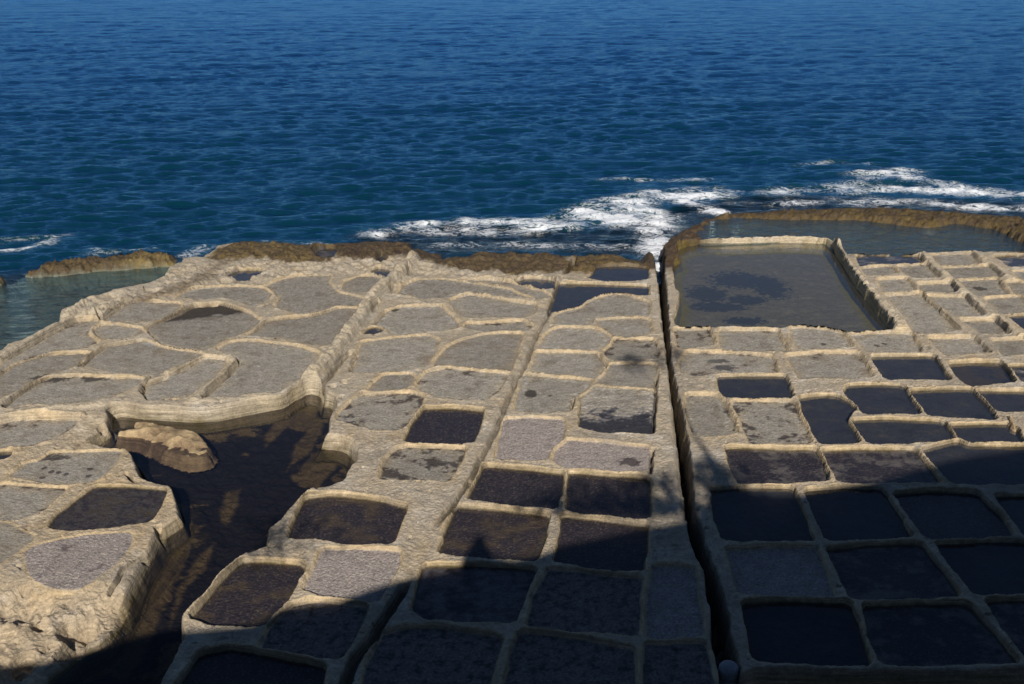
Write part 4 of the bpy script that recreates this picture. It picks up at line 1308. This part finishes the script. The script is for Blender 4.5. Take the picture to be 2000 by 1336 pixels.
# surge: the broken water stands up a little
SH += FO * (0.05 + 0.07 * fbm(SX, SY, 1.6, 4, 310))
TEAL = sst(85, 30, SY) * 0.8 + 0.25 * fbm(SX, SY, 0.05, 2, 320)
SZ = SEA_Z + SH
keep = sd_sea < 1.4
chn = (SX > un(1270, 500, -0.4)[0]) & (SX < un(1312, 640, -0.4)[0]) & (SY > un(1300, 655, -0.4)[1])
chn &= np.abs(SX - un(1290, 570, -0.4)[0]) < 0.45
keep |= chn
kq = keep.reshape(len(sy), SC)
si = np.arange(SX.size).reshape(len(sy), SC)
SQ = np.stack([si[:-1, :-1], si[:-1, 1:], si[1:, 1:], si[1:, :-1]], -1).reshape(-1, 4)
SQ = SQ[keep[SQ].all(1)]
v, inv = np.unique(SQ.ravel(), return_inverse=True)
me = bpy.data.meshes.new('sea')
me.vertices.add(len(v))
# pointed crests: pull the surface towards them
me.vertices.foreach_set('co', np.stack([SX[v] + 0.15 * DX[v], SY[v] + 0.15 * DY[v], SZ[v]], 1).astype(np.float32).ravel())
me.loops.add(len(SQ) * 4)
me.loops.foreach_set('vertex_index', inv.astype(np.int32).ravel())
me.polygons.add(len(SQ))
me.polygons.foreach_set('loop_start', np.arange(0, len(SQ) * 4, 4, dtype=np.int32))
me.update(calc_edges=True)
me.polygons.foreach_set('use_smooth', np.ones(len(SQ), bool))
for nm, arr in (('foam', FO), ('shallow', SHAL), ('teal', np.clip(TEAL, 0, 1))):
    a = me.attributes.new(nm, 'FLOAT', 'POINT')
    a.data.foreach_set('value', arr[v].astype(np.float32))
me.materials.append(M_SEA)
sea = link(bpy.data.objects.new('sea', me))
tagob(sea, kind='structure')


def plane(name, x0, y0, x1, y1, z, mat, holes=None):
    me = bpy.data.meshes.new(name)
    vs, fs = [], []
    for (a, b, c, d) in (holes or [(x0, y0, x1, y1)]):
        k = len(vs)
        vs += [(a, b, z), (c, b, z), (c, d, z), (a, d, z)]
        fs.append((k, k + 1, k + 2, k + 3))
    me.from_pydata(vs, [], fs)
    me.materials.append(mat)
    return link(bpy.data.objects.new(name, me))


yf = float(sy[-1])
xs_ = float(shalf[0])
oc = plane('open_sea', 0, 0, 0, 0, SEA_Z - 0.02, M_SEA, holes=[(-6000, yf - 0.5, 6000, 9000)])
tagob(oc, kind='structure')
for sx in (-1, 1):      # sea beside the detailed wedge
    me = bpy.data.meshes.new('side_sea')
    r0, r1 = shalf[0] if False else float(shalf[20]) - 0.3, float(shalf[-1]) - 1.0
    y0, y1 = float(sy[20]), yf - 0.5
    me.from_pydata([(sx * r0, y0, SEA_Z - 0.03), (sx * 6000, y0, SEA_Z - 0.03), (sx * 6000, y1, SEA_Z - 0.03), (sx * r1, y1, SEA_Z - 0.03)], [], [(0, 1, 2, 3)])
    me.materials.append(M_SEA)
    tagob(link(bpy.data.objects.new('side_sea', me)), kind='structure')
sb = plane('seabed', -60, 10, 60, 200, -1.9, rock_material('seabed_rock', base=(0.05, 0.05, 0.035)))
tagob(sb, kind='structure')

# ------------------------------------------------------------------ loose stones
def stone(name, px, z, zb, label, colr, tilt=(0, 0), seed=1, round_=0.25, cat='stone', group=None):
    """a boulder with the outline seen in the picture: side rings, a worn shoulder and an uneven top"""
    poly = [un(a, b, z) for a, b in px]
    xs = [q[0] for q in poly]
    yy = [q[1] for q in poly]
    size = 0.5 * min(max(xs) - min(xs), max(yy) - min(yy))
    st = max(0.012, min(0.03, size / 14))
    gx = np.arange(min(xs) - 3 * st, max(xs) + 3 * st, st)
    gy = np.arange(min(yy) - 3 * st, max(yy) + 3 * st, st)
    cx, cy = 0.5 * (gx[0] + gx[-1]), 0.5 * (gy[0] + gy[-1])
    GXm, GYm = np.meshgrid(gx, gy)
    x, y = GXm.ravel(), GYm.ravel()
    nn = fbm(x, y, 1.2 / size, 5, 400 + seed)
    n2 = fbm(x, y, 4.0 / size, 3, 420 + seed)
    d = sdist(poly, x + 0.10 * size * n2, y + 0.10 * size * nn)
    prof_ = sst(0.02, -0.10, d) * 0.72 + 0.28 * sst(-0.05, -size * 0.8, d)
    topz = z + size * (0.16 * nn + 0.07 * n2) + tilt[0] * (x - cx) + tilt[1] * (y - cy) + 0.05 * size
    zz = zb + (topz - zb) * prof_
    n_c, n_r = len(gx), len(gy)
    id_ = np.arange(n_c * n_r).reshape(n_r, n_c)
    q_ = np.stack([id_[:-1, :-1], id_[:-1, 1:], id_[1:, 1:], id_[1:, :-1]], -1).reshape(-1, 4)
    q_ = q_[(d[q_] < 0.05).all(1)]
    vv, inv_ = np.unique(q_.ravel(), return_inverse=True)
    org = np.array((cx, cy, zb))
    V = np.stack([x[vv], y[vv], zz[vv]], 1) - org
    me = bpy.data.meshes.new(name)
    me.from_pydata([tuple(t_) for t_ in V], [], [tuple(t_) for t_ in inv_.reshape(-1, 4).tolist()])
    me.polygons.foreach_set('use_smooth', np.ones(len(q_), bool))
    kk = sst(-0.3, 0.4, nn[vv] + 0.5 * n2[vv])
    cc = np.ones((len(vv), 4), np.float32)
    cc[:, :3] = np.array(colr[0]) * (1 - kk)[:, None] + np.array(colr[1]) * kk[:, None]
    a = me.attributes.new('Col', 'FLOAT_COLOR', 'POINT')
    a.data.foreach_set('color', cc.ravel())
    a = me.attributes.new('wet', 'FLOAT', 'POINT')
    a.data.foreach_set('value', np.zeros(len(vv), np.float32))
    me.materials.append(M_ROCK)
    o = bpy.data.objects.new(name, me)
    o.location = org
    link(o)
    return tagob(o, label, cat, group)


TAN = ((0.33, 0.24, 0.14), (0.47, 0.37, 0.24))
stone('boulder', pix('226,835 255,834 258,822 280,818 310,823 335,828 365,832 390,838 405,848 414,858 416,870 413,882 395,888 370,890 345,884 310,874 295,866 285,860 262,852 238,850 222,846'), -0.19, -0.50,
      'long tan boulder lying half in the dark inlet below the ledge', ((0.24, 0.17, 0.10), (0.46, 0.35, 0.20)), tilt=(0.02, 0.16), seed=2, cat='boulder')
stone('stone', pix('1297,664 1305,662 1308,670 1305,682 1300,690 1296,682'), -0.06, -0.6, 'pale wedge stone plugging the deep channel', ((0.42, 0.32, 0.19), (0.5, 0.4, 0.27)), seed=3)
stone('stone', pix('1390,1204 1400,1199 1408,1203 1410,1222 1405,1234 1394,1236 1388,1222'), -0.36, -0.62, 'dark rounded stone lying in the shadowed channel', ((0.16, 0.12, 0.07), (0.2, 0.15, 0.09)), seed=4)
stone('stone', pix('1398,1258 1412,1246 1419,1246 1418,1256 1402,1268'), -0.38, -0.62, 'small flat stone in the shadowed channel below the rounded one', ((0.2, 0.18, 0.15), (0.26, 0.24, 0.2)), seed=5)
stone('boulder', pix('1958,808 1975,803 1987,812 1990,822 1995,835 1985,838 1970,830 1962,820'), 0.05, -0.2, 'rounded rock knob jutting from a rim near the right edge', TAN, seed=6, cat='rock')
stone('boulder', pix('268,560 275,550 288,552 290,562 283,568 270,566'), 0.04, -0.45, 'small upright rock knob beside the calm left pool', ((0.24, 0.2, 0.14), (0.3, 0.25, 0.18)), seed=7, cat='rock')
stone('stone', pix('340,545 350,535 366,520 372,518 372,524 352,542 344,548'), 0.04, -0.45, 'dark jagged rock slab at the corner of the calm left pool', ((0.16, 0.13, 0.09), (0.22, 0.18, 0.12)), seed=8)
stone('stone', pix('188,834 198,831 222,826 226,829 218,838 204,846 200,842'), -0.16, -0.4, 'small loose rock chip between ledge and lower block', ((0.2, 0.17, 0.13), (0.3, 0.25, 0.19)), seed=9)

for k_, (a_, b_, r_) in enumerate(((1378, 1075, 5), (1386, 1110, 6), (1397, 1150, 5), (1392, 1172, 6), (1404, 1180, 4), (1412, 1243, 6), (1370, 1052, 4))):
    stone('stone', [(a_ + r_ * (1 + 0.3 * math.sin(3 * q + k_)) * math.cos(q), b_ + 0.8 * r_ * math.sin(q)) for q in (0, 0.8, 1.6, 2.4, 3.1, 3.9, 4.7, 5.5)], -0.50, -0.62,
          'small dark rubble stone on the shadowed floor of the channel', ((0.10, 0.08, 0.06), (0.17, 0.14, 0.1)), seed=20 + k_, group='rubble in the channel')

# rounded grey mooring post at the bottom of the channel
cx, cy = un(1422, 1296, 0.0)
vs, fs = [], []
prof = [(0.125, -0.7), (0.125, -0.1), (0.120, -0.04), (0.105, -0.012), (0.06, 0.004)]
ns = 28
for r, z in prof:
    for k in range(ns):
        a = 2 * math.pi * k / ns
        vs.append((r * math.cos(a), r * math.sin(a), z + 0.02))
for j in range(len(prof) - 1):
    for k in range(ns):
        fs.append((j * ns + k, j * ns + (k + 1) % ns, (j + 1) * ns + (k + 1) % ns, (j + 1) * ns + k))
fs.append(tuple((len(prof) - 1) * ns + k for k in range(ns)))
me = bpy.data.meshes.new('stone_post')
me.from_pydata(vs, [], fs)
me.polygons.foreach_set('use_smooth', np.ones(len(fs), bool))
me.materials.append(rock_material('grey_concrete', bump=0.15, base=(0.20, 0.21, 0.23), speck=0.2))
o = link(bpy.data.objects.new('stone_post', me))
o.location = (cx, cy - 0.05, 0)
tagob(o, 'rounded pale grey post standing in the channel at the bottom edge', 'post')

# ------------------------------------------------------------------ unseen mass behind the camera, outline shaped to throw the big shadow
YB = -0.7


def caster(px, py, yb=YB):
    g = np.array([*un(px, py, 0.0), 0.0])
    s_ = (yb - g[1]) / to_sun[1]
    return g + to_sun * s_


prof = pix('-1500,1300 -500,1310 0,1307 60,1300 175,1272 225,1254 300,1240 337,1234 430,1226 500,1218 550,1187 600,1182 660,1175 705,1157 750,1142 800,1127 850,1120 895,1112 905,1085 918,1066 930,1046 945,1046 952,1066 965,1086 1000,1092 1030,1088 1057,1082 1092,1067 1130,1058 1175,1050 1262,1030 1300,1024 1350,1014 1368,1000 1378,975 1386,952 1410,946 1440,950 1480,962 1520,968 1560,966 1610,955 1650,946 1700,940 1760,926 1810,912 1850,900 1890,892 1940,884 2000,876 2150,850 2400,800 2800,760 3500,720')
fr = [caster(a, b) for a, b in prof]
xs = [q[0] for q in fr]
tops = [(-70.0, -0.7)] + []
vs = []
m_unseen = rock_material('unseen_rock', bump=2.0, base=(0.30, 0.25, 0.17))
xs2 = np.concatenate([[-60], np.array(xs), [60]])
zs2 = np.concatenate([[fr[0][2]], [q[2] for q in fr], [fr[-1][2]]])
n = len(xs2)
depth_rows = [0.0, -0.9, -3.0, -9.0, -40.0]
for dj, dy in enumerate(depth_rows):
    for i in range(n):
        z = zs2[i] - (0.02 if dj else 0) - 0.25 * max(0, dj - 1) * 0.3
        vs.append((xs2[i], YB + dy, z))
kb = len(vs)
for i in range(n):
    vs.append((xs2[i], YB + 0.35 + 0.3 * math.sin(i), zs2[i] * 0.5))
for i in range(n):
    vs.append((xs2[i], YB + 1.5, -1.2))
fs = []
for j in range(len(depth_rows) - 1):
    for i in range(n - 1):
        fs.append((j * n + i, j * n + i + 1, (j + 1) * n + i + 1, (j + 1) * n + i))
for i in range(n - 1):
    fs.append((i, kb + i, kb + i + 1, i + 1))
    fs.append((kb + i, kb + n + i, kb + n + i + 1, kb + i + 1))
me = bpy.data.meshes.new('shadow_caster')
me.from_pydata(vs, [], fs)
me.materials.append(m_unseen)
cl = link(bpy.data.objects.new('shadow_caster', me))
tagob(cl, kind='structure')
gp = plane('ground', -60, -3, 60, 8.3, -0.3, m_unseen)
gp.name = 'ground'
tagob(gp, kind='structure')

# invented stem and leaf tufts out of view, added to cast soft dark blots
lr = random.Random(5)
m_leaf = rock_material('caster_leaf', bump=0.1, base=(0.06, 0.08, 0.03))
leaf_caster = bpy.data.objects.new('leaf_shadow_caster', None)
base = caster(1420, 965)
leaf_caster.location = base
link(leaf_caster)
tagob(leaf_caster, 'unseen stem and leaf tufts added behind the viewer to cast soft blots', 'leaf_caster')


def tube(pts, rad, name):
    vs, fs = [], []
    for i, p in enumerate(pts):
        r = rad[i]
        for k in range(6):
            a = k * math.pi / 3
            vs.append((p[0] + r * math.cos(a) - base[0], p[1] + r * math.sin(a) * 0.6 - base[1], p[2] + r * math.sin(a) * 0.3 - base[2]))
    for i in range(len(pts) - 1):
        for k in range(6):
            fs.append((i * 6 + k, i * 6 + (k + 1) % 6, (i + 1) * 6 + (k + 1) % 6, (i + 1) * 6 + k))
    me = bpy.data.meshes.new(name)
    me.from_pydata(vs, [], fs)
    me.materials.append(m_leaf)
    return link(bpy.data.objects.new(name, me), leaf_caster)


tube([caster(a, b) for a, b in ((1425, 965), (1410, 938), (1398, 915), (1380, 885), (1357, 852), (1330, 780), (1322, 712))], [0.16, 0.13, 0.09, 0.06, 0.035, 0.012, 0.010], 'caster_stem')
tube([caster(a, b) for a, b in ((1345, 815), (1290, 755), (1245, 715))], [0.012, 0.010, 0.008], 'caster_stem')


def tuft(specs, name):
    vs, fs = [], []
    for (px, py, rx, rz, cnt, size) in specs:
        c = caster(px, py)
        for _ in range(cnt):
            q = [lr.gauss(0, 1) for _ in range(3)]
            ctr = (c[0] + q[0] * rx * 0.5 - base[0], c[1] + q[1] * 0.15 - base[1], c[2] + q[2] * rz * 0.5 - base[2])
            a, b = lr.uniform(0, 6.28), lr.uniform(-1, 1)
            u = (math.cos(a) * size, math.sin(a) * size * 0.5, b * size)
            w = (-math.sin(a) * size * 0.25, math.cos(a) * size * 0.25, size * 0.25)
            k = len(vs)
            vs += [tuple(ctr[i] - u[i] for i in range(3)), tuple(ctr[i] + w[i] for i in range(3)), tuple(ctr[i] + u[i] for i in range(3)), tuple(ctr[i] - w[i] for i in range(3))]
            fs.append((k, k + 1, k + 2, k + 3))
    me = bpy.data.meshes.new(name)
    me.from_pydata(vs, [], fs)
    me.materials.append(m_leaf)
    o = link(bpy.data.objects.new(name, me), leaf_caster)
    o['kind'] = 'stuff'
    return o


tuft([(1240, 708, 0.34, 0.24, 110, 0.09), (1318, 694, 0.30, 0.30, 90, 0.09), (1287, 706, 0.12, 0.25, 30, 0.08), (1228, 700, 0.2, 0.1, 30, 0.07),
      (1400, 930, 0.6, 0.35, 380, 0.10), (1305, 985, 0.8, 0.22, 330, 0.10), (1280, 940, 0.5, 0.08, 110, 0.09), (1150, 985, 1.0, 0.08, 120, 0.09), (1190, 985, 1.6, 0.3, 220, 0.11), (1300, 945, 0.7, 0.12, 40, 0.10), (1130, 950, 0.8, 0.1, 30, 0.10),
      (545, 1045, 0.8, 0.28, 130, 0.09), (520, 1075, 0.3, 0.3, 50, 0.09)], 'caster_tufts')
